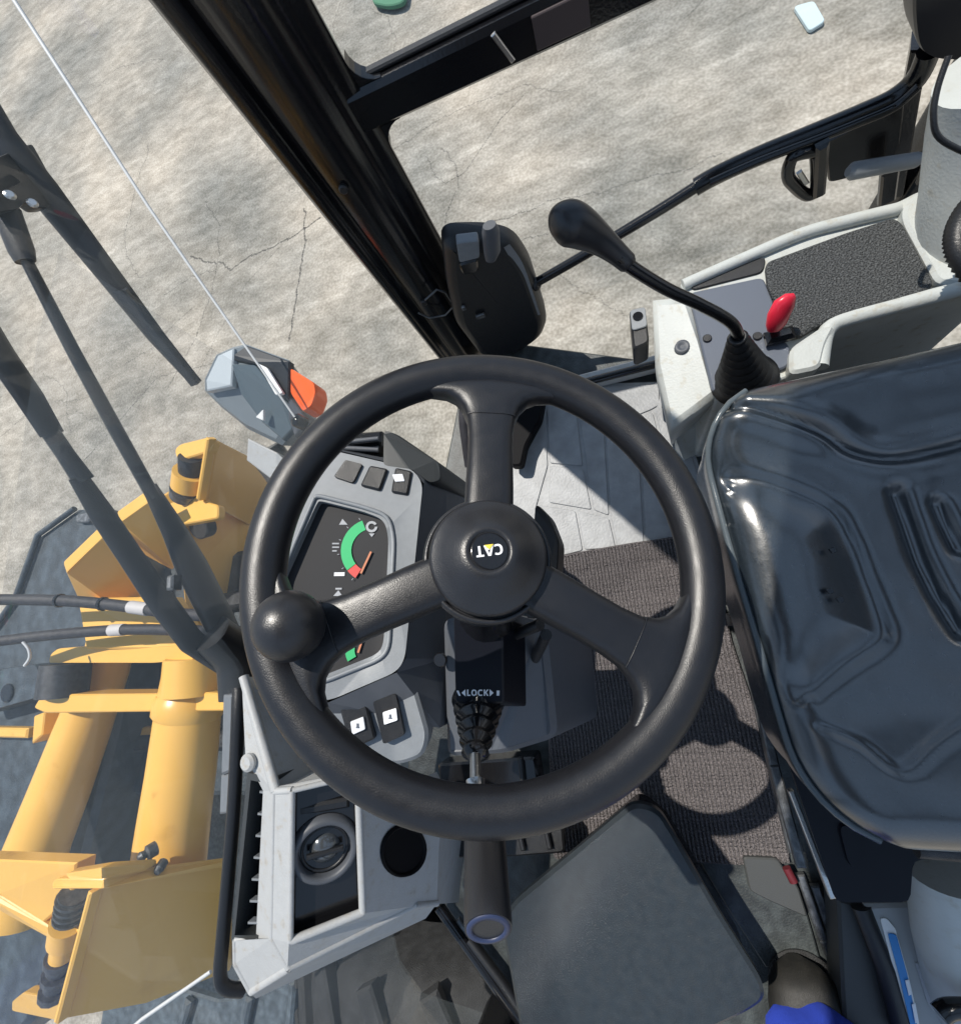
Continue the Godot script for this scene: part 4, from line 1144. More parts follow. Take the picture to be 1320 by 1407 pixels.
	var hx := rounded([Vector3(-0.1933, 1.512, -0.6), Vector3(-0.1273, 1.484, -0.6), Vector3(-0.0897, 1.454, -0.6), Vector3(-0.0768, 1.393, -0.6), Vector3(-0.0767, 1.289, -0.6), Vector3(-0.0772, 1.225, -0.6), Vector3(-0.0993, 1.175, -0.6), Vector3(-0.1681, 1.137, -0.6), Vector3(-0.2438, 1.165, -0.6), Vector3(-0.2517, 1.304, -0.6), Vector3(-0.2223, 1.424, -0.6)], 0.025, 5)
	var hn := newell(hx)
	var hrings := [PackedVector3Array(hx), PackedVector3Array(hx), PackedVector3Array(inset(hx, hn, 0.004)), PackedVector3Array(inset(hx, hn, 0.012)), PackedVector3Array(inset(hx, hn, 0.020))]
	var hz := [-0.022, 0.0, 0.008, 0.015, 0.018]
	for i in 5:
		for k in hx.size(): hrings[i][k] += Vector3(0, 0, hz[i])
	loft(s, hrings, true)
	obj("housing", s, M.black_plastic, o)
	s = st()
	strip(s, smooth_path([Vector3(-0.0963, 1.464, -0.584), Vector3(-0.0869, 1.414, -0.584), Vector3(-0.086, 1.343, -0.584), Vector3(-0.0868, 1.264, -0.584)], 4), smooth_path([Vector3(-0.1069, 1.461, -0.584), Vector3(-0.1022, 1.414, -0.584), Vector3(-0.1029, 1.347, -0.584), Vector3(-0.1048, 1.264, -0.584)], 4), 0)
	obj("edge_trim", s, M.bezel_grey, o)
	s = st()
	slab(s, rounded([Vector3(-0.1699, 1.513, -0.572), Vector3(-0.1363, 1.503, -0.572), Vector3(-0.1461, 1.47, -0.572), Vector3(-0.1798, 1.474, -0.572)], 0.004, 3), Vector3(0, 0, -0.018), 0.003)
	obj("bracket", s, M.bezel_grey, o)
	s = st()
	slab(s, rounded([Vector3(-0.1838, 1.466, -0.576), Vector3(-0.1519, 1.463, -0.576), Vector3(-0.1585, 1.436, -0.576), Vector3(-0.1866, 1.438, -0.576)], 0.006, 3), Vector3(0, 0, -0.012), 0.003)
	obj("bracket_hole", s, M.gloss_black, o)
	s = st()
	tube(s, [Vector3(-0.1109, 1.535, -0.562), Vector3(-0.1125, 1.523, -0.562), Vector3(-0.1216, 1.486, -0.562), Vector3(-0.1286, 1.471, -0.562)], [0.010, 0.0135, 0.0135, 0.009], 18, true, 0.8)
	obj("roller", s, M.panel_grey, o)
	s = st()
	box(s, Vector3(-0.1929, 1.325, -0.576), Vector3(0.018, 0.012, 0.006), 0.002)
	box(s, Vector3(-0.2145, 1.359, -0.578), Vector3(0.007, 0.012, 0.006), 0.002)
	obj("latch_plate", s, M.grey_metal, o)
	s = st()
	tube(s, [Vector3(-0.3121, 1.344, -0.61), Vector3(-0.2994, 1.32, -0.61), Vector3(-0.2671, 1.314, -0.61), Vector3(-0.2408, 1.333, -0.61), Vector3(-0.2419, 1.375, -0.61), Vector3(-0.2534, 1.389, -0.61), Vector3(-0.2844, 1.373, -0.61)], 0.002, 6)
	obj("wire_clip", s, M.grey_metal, o)
	s = st()
	tube(s, smooth_path([Vector3(-0.2572, 1.269, -0.4481), Vector3(-0.2703, 1.253, -0.4103), Vector3(-0.2794, 1.224, -0.3672), Vector3(-0.2873, 1.195, -0.3294)], 4), 0.012, 12)
	tag(obj("seal_tube", s, M.hose_rubber), "dark blue rubber tube running down behind the top spoke", "tube")

func poly_dist(p: Vector2, line: Array) -> float:
	var best := 9.0
	for i in line.size() - 1:
		best = minf(best, p.distance_to(Geometry2D.get_closest_point_to_segment(p, line[i], line[i + 1])))
	return best

func flat2(pts: Array) -> Array:
	var out := []
	for p in pts: out.append(Vector2(p.x, p.z))
	return out

func seat() -> void:
	var o := thing("driver_seat", "dark blue grey vinyl driver seat with piped front edge", "seat", Vector3(0.35, 1.15, 0))
	var zr := -0.212
	var wrinkle := FastNoiseLite.new()
	wrinkle.seed = 61
	wrinkle.frequency = 9.0
	wrinkle.fractal_octaves = 2
	var crease := FastNoiseLite.new()
	crease.seed = 62
	crease.frequency = 45.0
	crease.fractal_type = FastNoiseLite.FRACTAL_RIDGED
	crease.fractal_octaves = 2
	var zl := 0.220
	var bolster := flat2(smooth_path([Vector3(0.1211, 1.585, -0.1906), Vector3(0.1458, 1.585, -0.1794), Vector3(0.1961, 1.585, -0.1482), Vector3(0.2204, 1.585, -0.1253), Vector3(0.2513, 1.585, -0.1118), Vector3(0.295, 1.585, -0.1132), Vector3(0.3373, 1.585, -0.1176)], 5))
	var recess := flat2(smooth_path([Vector3(0.1134, 1.575, -0.1204), Vector3(0.1449, 1.575, -0.1063), Vector3(0.1875, 1.575, -0.0743), Vector3(0.1987, 1.575, -0.0427), Vector3(0.2025, 1.575, -0.0121), Vector3(0.2055, 1.575, 0.0199), Vector3(0.2053, 1.575, 0.0442), Vector3(0.1966, 1.575, 0.0546), Vector3(0.1698, 1.575, 0.0686), Vector3(0.1362, 1.575, 0.0901)], 5))
	var region := PackedVector2Array(recess + flat2([Vector3(0.1147, 1.575, 0.1076), Vector3(0.1085, 1.575, 0.0559), Vector3(0.1034, 1.575, -0.006), Vector3(0.1009, 1.575, -0.0871)]))
	var groove := flat2([Vector3(0.2495, 1.575, -0.0783), Vector3(0.2518, 1.575, -0.0516), Vector3(0.2537, 1.575, -0.0127), Vector3(0.2569, 1.575, 0.0159), Vector3(0.2642, 1.575, 0.0512)])
	var groove2 := flat2([Vector3(0.279, 1.575, -0.0643), Vector3(0.2807, 1.575, -0.0512), Vector3(0.2847, 1.575, -0.021)])
	var seam := flat2(smooth_path([Vector3(0.1346, 1.575, 0.1207), Vector3(0.1591, 1.575, 0.1336), Vector3(0.1803, 1.575, 0.1543), Vector3(0.2159, 1.575, 0.1354), Vector3(0.2778, 1.575, 0.1045)], 5))
	var xs := []
	var drops_x := []
	for i in 6:
		xs.append(0.0)
		drops_x.append((6 - i) * 0.018)
	for i in 150:
		xs.append(0.0005 + pow(i / 149.0, 1.15) * 0.58)
		drops_x.append(0.0)
	var zs := []
	var drops_z := []
	for i in 6:
		zs.append(0.0)
		drops_z.append((6 - i) * 0.018)
	for i in 171:
		zs.append(i / 170.0)
		drops_z.append(0.0)
	for i in 6:
		zs.append(1.0)
		drops_z.append((i + 1) * 0.018)
	var grid := []
	for zi in zs.size():
		var z: float = lerpf(zr, zl, zs[zi])
		var xf := 0.098
		var rr := 0.075
		var rl := 0.085
		if z < zr + rr: xf += rr - sqrt(maxf(0.0, rr * rr - pow(zr + rr - z, 2)))
		if z > zl - rl: xf += (rl - sqrt(maxf(0.0, rl * rl - pow(z - zl + rl, 2)))) * 1.1
		xf += 0.006 * sin(z * 9.0)
		var row := PackedVector3Array()
		for xi in xs.size():
			var x: float = xf + xs[xi]
			var p := Vector2(x, z)
			var y := 1.572
			# side bolsters
			y += 0.022 * smoothstep(-0.12, -0.19, z) + 0.022 * smoothstep(0.10, 0.19, z)
			y += 0.012 * smoothstep(0.30, 0.6, x)
			# the middle is worn hollow
			y -= 0.016 * exp(-pow((z + 0.01) / 0.10, 2)) * smoothstep(0.12, 0.30, x)
			# roll of the edges
			var d := minf(minf(z - zr, zl - z), (x - xf) * 0.9 + (0.0))
			var r := 0.034
			if d < r: y -= r - sqrt(maxf(0.0, r * r - pow(r - d, 2)))
			# seams and padding
			var b := poly_dist(p, bolster)
			y -= 0.006 * exp(-pow(b / 0.0045, 2)) - 0.004 * exp(-pow((b - 0.012) / 0.010, 2))
			var q := poly_dist(p, recess)
			var inside := Geometry2D.is_point_in_polygon(p, region)
			if x > xf + 0.012: y -= 0.0085 * exp(-pow(q / (0.017 if inside else 0.008), 2))
			if inside: y += 0.004 * smoothstep(0.01, 0.05, q)
			y -= 0.014 * exp(-pow(poly_dist(p, groove) / 0.007, 2))
			y -= 0.012 * exp(-pow(poly_dist(p, groove2) / 0.006, 2))
			y -= 0.003 * exp(-pow(poly_dist(p, seam) / 0.004, 2))
			y += sin(x * 21.0 + z * 9.0) * 0.0022 + sin(z * 27.0 - x * 14.0) * 0.0017 + wrinkle.get_noise_2d(x, z) * 0.0022 + crease.get_noise_2d(x, z * 0.5) * 0.00015
			y -= maxf(drops_x[xi], drops_z[zi])
			row.append(Vector3(x + (0.004 if drops_x[xi] > 0.03 else 0.0), y, z))
		grid.append(row)
	var s := st()
	loft(s, grid, false, 0, false)
	var cush := obj("cushion", s, M.seat_vinyl, o)
	# piping along the front edge, coloured paler for its sunlit roll
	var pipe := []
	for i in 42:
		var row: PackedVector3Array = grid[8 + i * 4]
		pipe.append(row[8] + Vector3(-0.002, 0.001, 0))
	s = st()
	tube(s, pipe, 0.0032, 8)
	obj("piping_highlight", s, M.seat_piping_highlight, cush)
	s = st()
	for q in [Vector3(0.1794, 1.577, -0.033), Vector3(0.1681, 1.577, 0.0036), Vector3(0.1741, 1.577, 0.0123)]:
		slab(s, rounded([q + Vector3(-0.003, 0, -0.002), q + Vector3(0.002, 0, -0.003), q + Vector3(0.003, 0, 0.002), q + Vector3(-0.001, 0, 0.003)], 0.001, 2), Vector3(0, -0.004, 0), 0.0003)
	obj("tear", s, M.gloss_black, cush)
	# pan and base
	s = st()
	slab(s, rounded([Vector3(0.115, 1.47, -0.19), Vector3(0.70, 1.47, -0.19), Vector3(0.70, 1.47, 0.205), Vector3(0.135, 1.47, 0.205), Vector3(0.115, 1.47, 0.16)], 0.03, 4), Vector3(0, -0.03, 0), 0.006)
	obj("pan", s, M.gloss_black, o)
	s = st()
	slab(s, rounded([Vector3(0.1301, 1.4, 0.1465), Vector3(0.1362, 1.4, 0.2157), Vector3(0.1826, 1.4, 0.2391), Vector3(0.2917, 1.4, 0.2602), Vector3(0.2827, 1.4, 0.2921), Vector3(0.2323, 1.4, 0.2978), Vector3(0.2189, 1.4, 0.3382), Vector3(0.1488, 1.4, 0.3419)], 0.008, 2), Vector3(0.02, -0.14, -0.02), 0.004)
	slab(s, rounded([Vector3(0.1686, 1.405, 0.2598), Vector3(0.1915, 1.405, 0.2668), Vector3(0.1781, 1.405, 0.3065), Vector3(0.1685, 1.405, 0.3033)], 0.012, 4), Vector3(0.0, -0.01, 0.0), 0.004)
	obj("base_cover", s, M.base_black, o)
	s = st()
	bar(s, Vector3(0.1371, 1.36, 0.2404), Vector3(0.1542, 1.36, 0.3557), 0.006, 0.012, Vector3.UP, 0.001)
	obj("trim_strip", s, M.bare_steel, o)
	s = st()
	tube(s, [Vector3(0.2202, 1.45, 0.2621), Vector3(0.241, 1.45, 0.2635), Vector3(0.2986, 1.46, 0.2635)], [0.012, 0.012, 0.012], 14)
	obj("adjust_bar", s, M.dark_steel, o)
	s = st()
	box(s, Vector3(0.42, 1.28, 0.0), Vector3(0.50, 0.22, 0.34), 0.02)
	obj("suspension", s, M.gloss_black, o)
	# slide rails
	for q in [[Vector3(0.1376, 1.3, -0.0556), Vector3(0.1375, 1.3, 0.0829), Vector3(0.1351, 1.3, 0.2279), Vector3(0.1399, 1.3, 0.351)], [Vector3(0.1353, 1.32, -0.1321), Vector3(0.1453, 1.24, 0.0332), Vector3(0.1461, 1.22, 0.1991), Vector3(0.147, 1.22, 0.3677)]]:
		s = st()
		for i in 3: bar(s, q[i], q[i + 1], 0.012, 0.016, Vector3.UP, 0.002)
		obj("slide_rail", s, M.grey_metal, o)
	# knob at the front
	s = st()
	tube(s, [Vector3(0.1541, 1.321, 0.0058), Vector3(0.1424, 1.336, 0.0026), Vector3(0.1212, 1.353, 0.0003), Vector3(0.1151, 1.358, -0.0003)], [0.008, 0.013, 0.013, 0.008], 16)
	obj("adjust_knob", s, M.gloss_black, o)
	s = st()
	box(s, Vector3(0.1295, 1.311, 0.03), Vector3(0.03, 0.02, 0.018), 0.004)
	obj("adjust_lever", s, M.gloss_black, o)
	s = st()
	slab(s, rounded([Vector3(0.66, 1.55, -0.21), Vector3(0.66, 1.55, 0.21), Vector3(0.76, 2.15, 0.2), Vector3(0.76, 2.15, -0.2)], 0.05, 5), Vector3(0.1, -0.02, 0), 0.02)
	obj("backrest", s, M.seat_vinyl, o)

func arc_piece(s: SurfaceTool, c: Vector3, ux: Vector3, uy: Vector3, r0: float, r1: float, a0: float, a1: float, lift: Vector3, n := 14) -> void:
	for k in n:
		var t0 := lerpf(a0, a1, float(k) / n)
		var t1 := lerpf(a0, a1, float(k + 1) / n)
		var d0 := ux * cos(t0) + uy * sin(t0)
		var d1 := ux * cos(t1) + uy * sin(t1)
		quad(s, c + d0 * r0 + lift, c + d0 * r1 + lift, c + d1 * r1 + lift, c + d1 * r0 + lift)

func frame_piece(s: SurfaceTool, outer: Array, inner: Array, down: Vector3) -> void:
	# outer and inner outlines with the same number of points: a face between them and the walls of the opening
	for i in outer.size():
		var j := (i + 1) % outer.size()
		quad(s, outer[i], outer[j], inner[j], inner[i], 1)
		quad(s, inner[i], inner[j], inner[j] + down, inner[i] + down, 2)
		quad(s, outer[j], outer[i], outer[i] + down * 2.0, outer[j] + down * 2.0, 3)

func dash() -> void:
	
	var n := Vector3(0.30, 0.954, 0.0)
	var o := thing("instrument_panel", "grey instrument panel with gauges and switches behind the wheel", "instrument panel", Vector3(-0.3921, 1.509, 0.0195))
	# bezel around the display
	var s := st()
	var outer := rounded([Vector3(-0.3361, 1.649, -0.2182), Vector3(-0.3193, 1.644, -0.2236), Vector3(-0.2264, 1.614, -0.1885), Vector3(-0.2155, 1.611, -0.1691), Vector3(-0.2491, 1.621, 0.0254), Vector3(-0.2582, 1.624, 0.0379), Vector3(-0.3283, 1.646, 0.0596), Vector3(-0.3703, 1.66, 0.0549), Vector3(-0.3961, 1.668, 0.0051), Vector3(-0.3865, 1.665, -0.1228)], 0.012, 4)
	var inner := rounded([Vector3(-0.3343, 1.648, -0.1601), Vector3(-0.331, 1.647, -0.1614), Vector3(-0.2831, 1.632, -0.1426), Vector3(-0.2611, 1.625, -0.1304), Vector3(-0.2577, 1.624, -0.1077), Vector3(-0.2699, 1.628, 0.0086), Vector3(-0.2772, 1.63, 0.0177), Vector3(-0.3364, 1.649, 0.0344), Vector3(-0.3662, 1.658, 0.031), Vector3(-0.3758, 1.661, -0.0715)], 0.012, 4)
	frame_piece(s, outer, inner, -n * 0.012)
	var bz := obj("bezel", s, M.bezel_grey, o)
	s = st()
	tube(s, rounded([Vector3(-0.3368, 1.65, -0.1654), Vector3(-0.3319, 1.649, -0.1675), Vector3(-0.2815, 1.633, -0.1474), Vector3(-0.2556, 1.625, -0.1339), Vector3(-0.2517, 1.623, -0.1069), Vector3(-0.2644, 1.627, 0.0122), Vector3(-0.2732, 1.63, 0.0226), Vector3(-0.3352, 1.65, 0.0403), Vector3(-0.3671, 1.66, 0.0367), Vector3(-0.3782, 1.663, -0.0717), Vector3(-0.3368, 1.65, -0.1654)], 0.012, 4).slice(3, 62), 0.0026, 8)
	obj("bezel_rim", s, M.bezel_grey, bz)
	# body below
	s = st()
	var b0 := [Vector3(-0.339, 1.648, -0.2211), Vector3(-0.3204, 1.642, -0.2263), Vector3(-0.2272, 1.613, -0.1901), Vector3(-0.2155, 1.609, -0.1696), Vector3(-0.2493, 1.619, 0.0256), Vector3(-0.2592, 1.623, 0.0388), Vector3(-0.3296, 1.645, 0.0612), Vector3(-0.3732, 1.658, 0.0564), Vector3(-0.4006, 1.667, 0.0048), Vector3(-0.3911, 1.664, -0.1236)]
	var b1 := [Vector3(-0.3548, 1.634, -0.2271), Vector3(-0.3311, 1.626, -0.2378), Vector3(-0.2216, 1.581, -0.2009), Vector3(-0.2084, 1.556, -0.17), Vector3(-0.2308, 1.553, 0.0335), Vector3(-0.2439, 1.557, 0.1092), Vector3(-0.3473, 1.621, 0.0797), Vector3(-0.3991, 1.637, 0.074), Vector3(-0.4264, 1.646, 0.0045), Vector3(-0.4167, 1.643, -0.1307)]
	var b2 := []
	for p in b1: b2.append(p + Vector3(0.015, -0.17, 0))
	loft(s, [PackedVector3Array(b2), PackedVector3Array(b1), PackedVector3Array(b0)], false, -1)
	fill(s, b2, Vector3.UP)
	obj("body", s, M.panel_grey, o)  # same plastic as the bezel, its shade put into the darker grey
	# display
	s = st()
	slab(s, rounded([Vector3(-0.3501, 1.642, -0.1735), Vector3(-0.256, 1.612, -0.1443), Vector3(-0.2665, 1.615, 0.0245), Vector3(-0.3512, 1.642, 0.0418), Vector3(-0.3891, 1.654, 0.0376), Vector3(-0.3947, 1.656, -0.0742)], 0.01, 3), -n * 0.004, 0.001)
	var disp := obj("display", s, M.gauge_face, o)
	var lift := n * 0.0012
	var gx := (Vector3(-0.2767, 1.619, -0.069) - Vector3(-0.2925, 1.624, -0.0708)).normalized()
	var gy := (Vector3(-0.2894, 1.623, -0.0538) - Vector3(-0.2886, 1.622, -0.0704)).normalized()
	var gc := Vector3(-0.2799, 1.62, -0.0981)
	var ppm := (Vector3(-0.2781, 1.619, -0.1327) - gc).length() / 40.0
	s = st()
	arc_piece(s, gc, gx, gy, 30 * ppm, 44 * ppm, deg_to_rad(248), deg_to_rad(142), lift)
	obj("green_arc", s, M.print_green, disp)
	s = st()
	arc_piece(s, gc, gx, gy, 30 * ppm, 44 * ppm, deg_to_rad(141), deg_to_rad(122), lift, 4)
	obj("red_arc", s, M.print_red, disp)
	s = st()
	var na := Vector3(-0.2819, 1.623, -0.0964)
	var nb := Vector3(-0.2943, 1.627, -0.0725)
	bar(s, na, nb, 0.0024, 0.0008, n, 0.0002)
	obj("needle", s, M.needle_orange, disp)
	for k in 6:
		s = st()
		var ta := deg_to_rad(lerpf(245.0, 125.0, k / 5.0))
		var td := gx * cos(ta) + gy * sin(ta)
		bar(s, gc + td * 46.0 * ppm + lift, gc + td * 49.0 * ppm + lift, 0.0007, 0.0004, n, 0.0001)
		obj("tick_mark", s, M.print_grey, disp)
	gc = Vector3(-0.2927, 1.624, 0.0123)
	s = st()
	arc_piece(s, gc, gx, gy, 16 * ppm, 28 * ppm, deg_to_rad(250), deg_to_rad(150), lift, 8)
	obj("green_arc", s, M.print_green, disp)
	s = st()
	bar(s, Vector3(-0.2961, 1.627, 0), Vector3(-0.3014, 1.629, 0.0142), 0.0024, 0.0008, n, 0.0002)
	obj("needle", s, M.needle_orange, disp)
	# warning symbols
	s = st()
	slab(s, [Vector3(-0.3172, 1.632, -0.1328), Vector3(-0.3128, 1.631, -0.1394), Vector3(-0.3074, 1.629, -0.1317)], -n * 0.0006, 0.0001)
	obj("lamp_symbol", s, M.print_grey, disp)
	s = st()
	for q in [[Vector3(-0.3253, 1.635, -0.1111), Vector3(-0.318, 1.632, -0.1103)], [Vector3(-0.3254, 1.635, -0.1068), Vector3(-0.3181, 1.632, -0.106)], [Vector3(-0.3255, 1.635, -0.1025), Vector3(-0.3207, 1.633, -0.102)]]:
		bar(s, q[0], q[1], 0.0018, 0.0006, n, 0.0001)
	obj("heater_symbol", s, M.print_grey, disp)
	s = st()
	bar(s, Vector3(-0.3248, 1.634, -0.0753), Vector3(-0.3129, 1.631, -0.074), 0.0042, 0.0006, n, 0.0001)
	obj("battery_symbol", s, M.print_white, disp)
	s = st()
	slab(s, [Vector3(-0.3265, 1.635, -0.0507), Vector3(-0.3207, 1.633, -0.0566), Vector3(-0.3162, 1.632, -0.0495)], -n * 0.0006, 0.0001)
	bar(s, Vector3(-0.3238, 1.634, -0.0586), Vector3(-0.3167, 1.632, -0.0578), 0.002, 0.0006, n, 0.0001)
	obj("oil_symbol", s, M.print_grey, disp)
	s = st()
	bar(s, Vector3(-0.3302, 1.636, 0.015), Vector3(-0.324, 1.634, 0.0118), 0.003, 0.0006, n, 0.0001)
	obj("brake_symbol", s, M.print_grey, disp)
	s = st()
	var tc := Vector3(-0.2809, 1.62, -0.126)
	arc_piece(s, tc, gx, gy, 4.5 * ppm, 8 * ppm, 0, TAU * 0.92, lift, 12)
	slab(s, [Vector3(-0.2841, 1.622, -0.1184), Vector3(-0.2776, 1.62, -0.1176), Vector3(-0.2811, 1.621, -0.1137)], -n * 0.0005, 0.0001)
	obj("temperature_symbol", s, M.print_grey, disp)
	# rocker switches on top
	var sw := [[Vector3(-0.2992, 1.641, -0.2078), Vector3(-0.2798, 1.635, -0.2), Vector3(-0.2914, 1.639, -0.1771), Vector3(-0.3131, 1.646, -0.1877)], [Vector3(-0.2717, 1.633, -0.1972), Vector3(-0.2516, 1.627, -0.1903), Vector3(-0.262, 1.63, -0.1647), Vector3(-0.2835, 1.637, -0.1734)], [Vector3(-0.2433, 1.624, -0.1911), Vector3(-0.2249, 1.618, -0.1844), Vector3(-0.2318, 1.62, -0.1558), Vector3(-0.25, 1.626, -0.1615)]]
	for q in sw:
		s = st()
		slab(s, rounded(q, 0.003, 3), -n * 0.012, 0.002)
		var r := obj("rocker_switch", s, M.black_plastic, o)
		if q == sw[2]:
			s = st()
			slab(s, rounded([Vector3(-0.2464, 1.627, -0.182), Vector3(-0.235, 1.623, -0.1815), Vector3(-0.2332, 1.622, -0.1724), Vector3(-0.2437, 1.626, -0.1728)], 0.001, 2), -n * 0.002, 0.0003)
			obj("switch_symbol", s, M.print_white, r)
	# lower switch bank
	s = st()
	slab(s, rounded([Vector3(-0.342, 1.628, 0.0658), Vector3(-0.2528, 1.6, 0.0436), Vector3(-0.2427, 1.588, 0.1099), Vector3(-0.2527, 1.586, 0.1323), Vector3(-0.2791, 1.594, 0.1382), Vector3(-0.3576, 1.624, 0.1158)], 0.01, 3), -n * 0.05, 0.004)
	var bank := obj("switch_bank", s, M.bezel_grey, o)
	var lo := [[Vector3(-0.3279, 1.629, 0.0707), Vector3(-0.3003, 1.621, 0.0648), Vector3(-0.2939, 1.615, 0.1055), Vector3(-0.3198, 1.623, 0.1136)], [Vector3(-0.2928, 1.619, 0.0671), Vector3(-0.2681, 1.611, 0.0609), Vector3(-0.2638, 1.605, 0.1052), Vector3(-0.2868, 1.612, 0.1128)]]
	var icons := [[Vector3(-0.3162, 1.627, 0.085), Vector3(-0.3025, 1.623, 0.0813), Vector3(-0.3015, 1.622, 0.0941), Vector3(-0.3151, 1.626, 0.0984)], [Vector3(-0.2821, 1.617, 0.0792), Vector3(-0.2683, 1.612, 0.0763), Vector3(-0.2681, 1.611, 0.089), Vector3(-0.2818, 1.616, 0.0919)]]
	for i in 2:
		s = st()
		slab(s, rounded(lo[i], 0.003, 3), -n * 0.015, 0.002)
		var r := obj("rocker_switch", s, M.black_plastic, o)
		s = st()
		slab(s, rounded(icons[i], 0.001, 2), -n * 0.004, 0.0003)
		var ic := obj("switch_symbol", s, M.print_white, r)
		s = st()
		var c0: Vector3 = (icons[i][0] + icons[i][2]) * 0.5
		bar(s, c0 + n * 0.0006 - gy * 0.0022, c0 + n * 0.0006 + gy * 0.0022, 0.0022, 0.0006, n, 0.0001)
		bar(s, c0 + n * 0.0006 - gx * 0.0016 + gy * 0.0018, c0 + n * 0.0006 + gx * 0.0016 + gy * 0.0018, 0.0012, 0.0006, n, 0.0001)
		obj("pictogram", s, M.plate_blue_grey, ic)
	# demister pod at the right rear corner of the panel
	o = thing("air_duct", "dark grey angular air duct box behind the instrument panel", "air duct", Vector3(-0.2696, 1.576, -0.233))
	s = st()
	slab(s, rounded([Vector3(-0.2555, 1.624, -0.2422), Vector3(-0.2408, 1.619, -0.2348), Vector3(-0.2021, 1.586, -0.1992), Vector3(-0.2023, 1.586, -0.1767), Vector3(-0.2121, 1.599, -0.1714), Vector3(-0.2273, 1.615, -0.1877), Vector3(-0.259, 1.625, -0.196)], 0.006, 3), Vector3(0.0, -0.10, 0), 0.003)
	obj("box", s, M.duct_grey, o)
	s = st()
	slab(s, [Vector3(-0.3223, 1.624, -0.2426), Vector3(-0.315, 1.621, -0.2515), Vector3(-0.2679, 1.607, -0.2497), Vector3(-0.272, 1.608, -0.2076), Vector3(-0.3313, 1.626, -0.232)], Vector3(0, -0.05, 0), 0.002)
	obj("outlet", s, M.gloss_black, o)
	for k in 3:
		s = st()
		tube(s, [(Vector3(-0.3125, 1.629, -0.2365)).lerp(Vector3(-0.3181, 1.631, -0.2238), k / 2.0), (Vector3(-0.268, 1.615, -0.236)).lerp(Vector3(-0.2696, 1.615, -0.2067), k / 2.0)], 0.003, 8)
		obj("vane", s, M.panel_grey, o)

	# light grey dash module with vent
	o = thing("dash_module", "light grey dash module with side vent, round nozzle and recess", "dashboard", Vector3(-0.5047, 1.419, 0.3296))
	s = st()
	var P := {
		a = Vector3(-0.4798, 1.61, 0.0292), b = Vector3(-0.4709, 1.612, 0.1201), c = Vector3(-0.4272, 1.616, 0.1563), d = Vector3(-0.4569, 1.588, 0.3151), e = Vector3(-0.5168, 1.58, 0.3255), f = Vector3(-0.5217, 1.574, 0.3528), g = Vector3(-0.5106, 1.562, 0.3869),
		h = Vector3(-0.4431, 1.578, 0.3488), i = Vector3(-0.3388, 1.404, 0.3676), j = Vector3(-0.3227, 1.41, 0.2729), k = Vector3(-0.3417, 1.536, 0.1924), l = Vector3(-0.4156, 1.501, 0.1512), m = Vector3(-0.4954, 1.532, 0.0382), nn = Vector3(-0.4297, 1.591, 0.315), oo = Vector3(-0.3658, 1.546, 0.3072), r = Vector3(-0.4008, 1.619, 0.1547), ss = Vector3(-0.345, 1.576, 0.1531), t = Vector3(-0.3476, 1.451, 0.3469), u = Vector3(-0.4501, 1.607, 0.1578), v = Vector3(-0.4906, 1.574, 0.3255),
	}
	# upper facets, left strip and lower band
	tri(s, P.a, P.b, P.c)
	quad(s, P.a, P.c, P.l, P.m)
	tri(s, P.c, P.ss, P.l)
	quad(s, P.r, P.ss, P.ss, P.c)
	quad(s, P.c, P.r, P.nn, P.d)
	tri(s, P.d, P.nn, P.h)
	quad(s, P.d, P.h, P.g, P.f)
	tri(s, P.e, P.d, P.f)
	quad(s, P.u, P.c, P.d, P.v)
	quad(s, P.b, P.u, P.c, P.c)
	tri(s, P.e, P.v, P.d)
	quad(s, P.nn, P.oo, P.t, P.h)
	quad(s, P.h, P.t, P.i, Vector3(-0.3575, 1.403, 0.3864))
	quad(s, P.h, Vector3(-0.3575, 1.403, 0.3864), Vector3(-0.5454, 1.515, 0.4263), P.g)
	quad(s, P.oo, P.ss, P.k, P.t)
	quad(s, P.t, P.k, P.j, P.i)
	tri(s, P.ss, P.l, P.k)
	quad(s, P.j, P.k, Vector3(-0.3495, 1.347, 0.2157), Vector3(-0.322, 1.315, 0.3099))
	quad(s, P.i, P.j, Vector3(-0.3649, 1.21, 0.3512), Vector3(-0.3999, 1.189, 0.4762))
	quad(s, P.g, P.f, Vector3(-0.6933, 1.39, 0.461), Vector3(-0.6754, 1.375, 0.4972))
	var dm := obj("shell", s, M.dash_grey, o)
	# rounded edges where the facets meet
	s = st()
	for e in [[P.a, P.c, 0.006], [P.c, P.r, 0.004], [P.c, P.ss, 0.0045], [P.r, P.nn, 0.0035], [P.nn, P.oo, 0.0045], [P.oo, P.ss, 0.0045], [P.ss, P.r, 0.003], [P.d, P.h, 0.004], [P.h, P.t, 0.004], [P.t, P.i, 0.004], [P.g, P.h, 0.005], [P.g, P.f, 0.004], [P.c, P.d, 0.0035], [P.e, P.f, 0.003], [P.e, P.v, 0.003]]:
		tube(s, [(e[0] as Vector3) - Vector3(0, e[2] * 0.6, 0), (e[1] as Vector3) - Vector3(0, e[2] * 0.6, 0)], e[2], 10)
	obj("rounded_edge", s, M.dash_grey, dm)
	# recess box with round nozzle
	s = st()
	var rc := [P.r, P.ss, P.oo, P.nn]
	var dn := Vector3(-0.004, -0.016, 0.0)
	for i in 4:
		var a: Vector3 = rc[i]
		var b: Vector3 = rc[(i + 1) % 4]
		quad(s, a, b, b + dn, a + dn)
	quad(s, rc[0] + dn * 0.9, rc[1] + dn * 0.9, rc[2] + dn * 0.9, rc[3] + dn * 0.9)
	obj("recess", s, M.gloss_black, o)
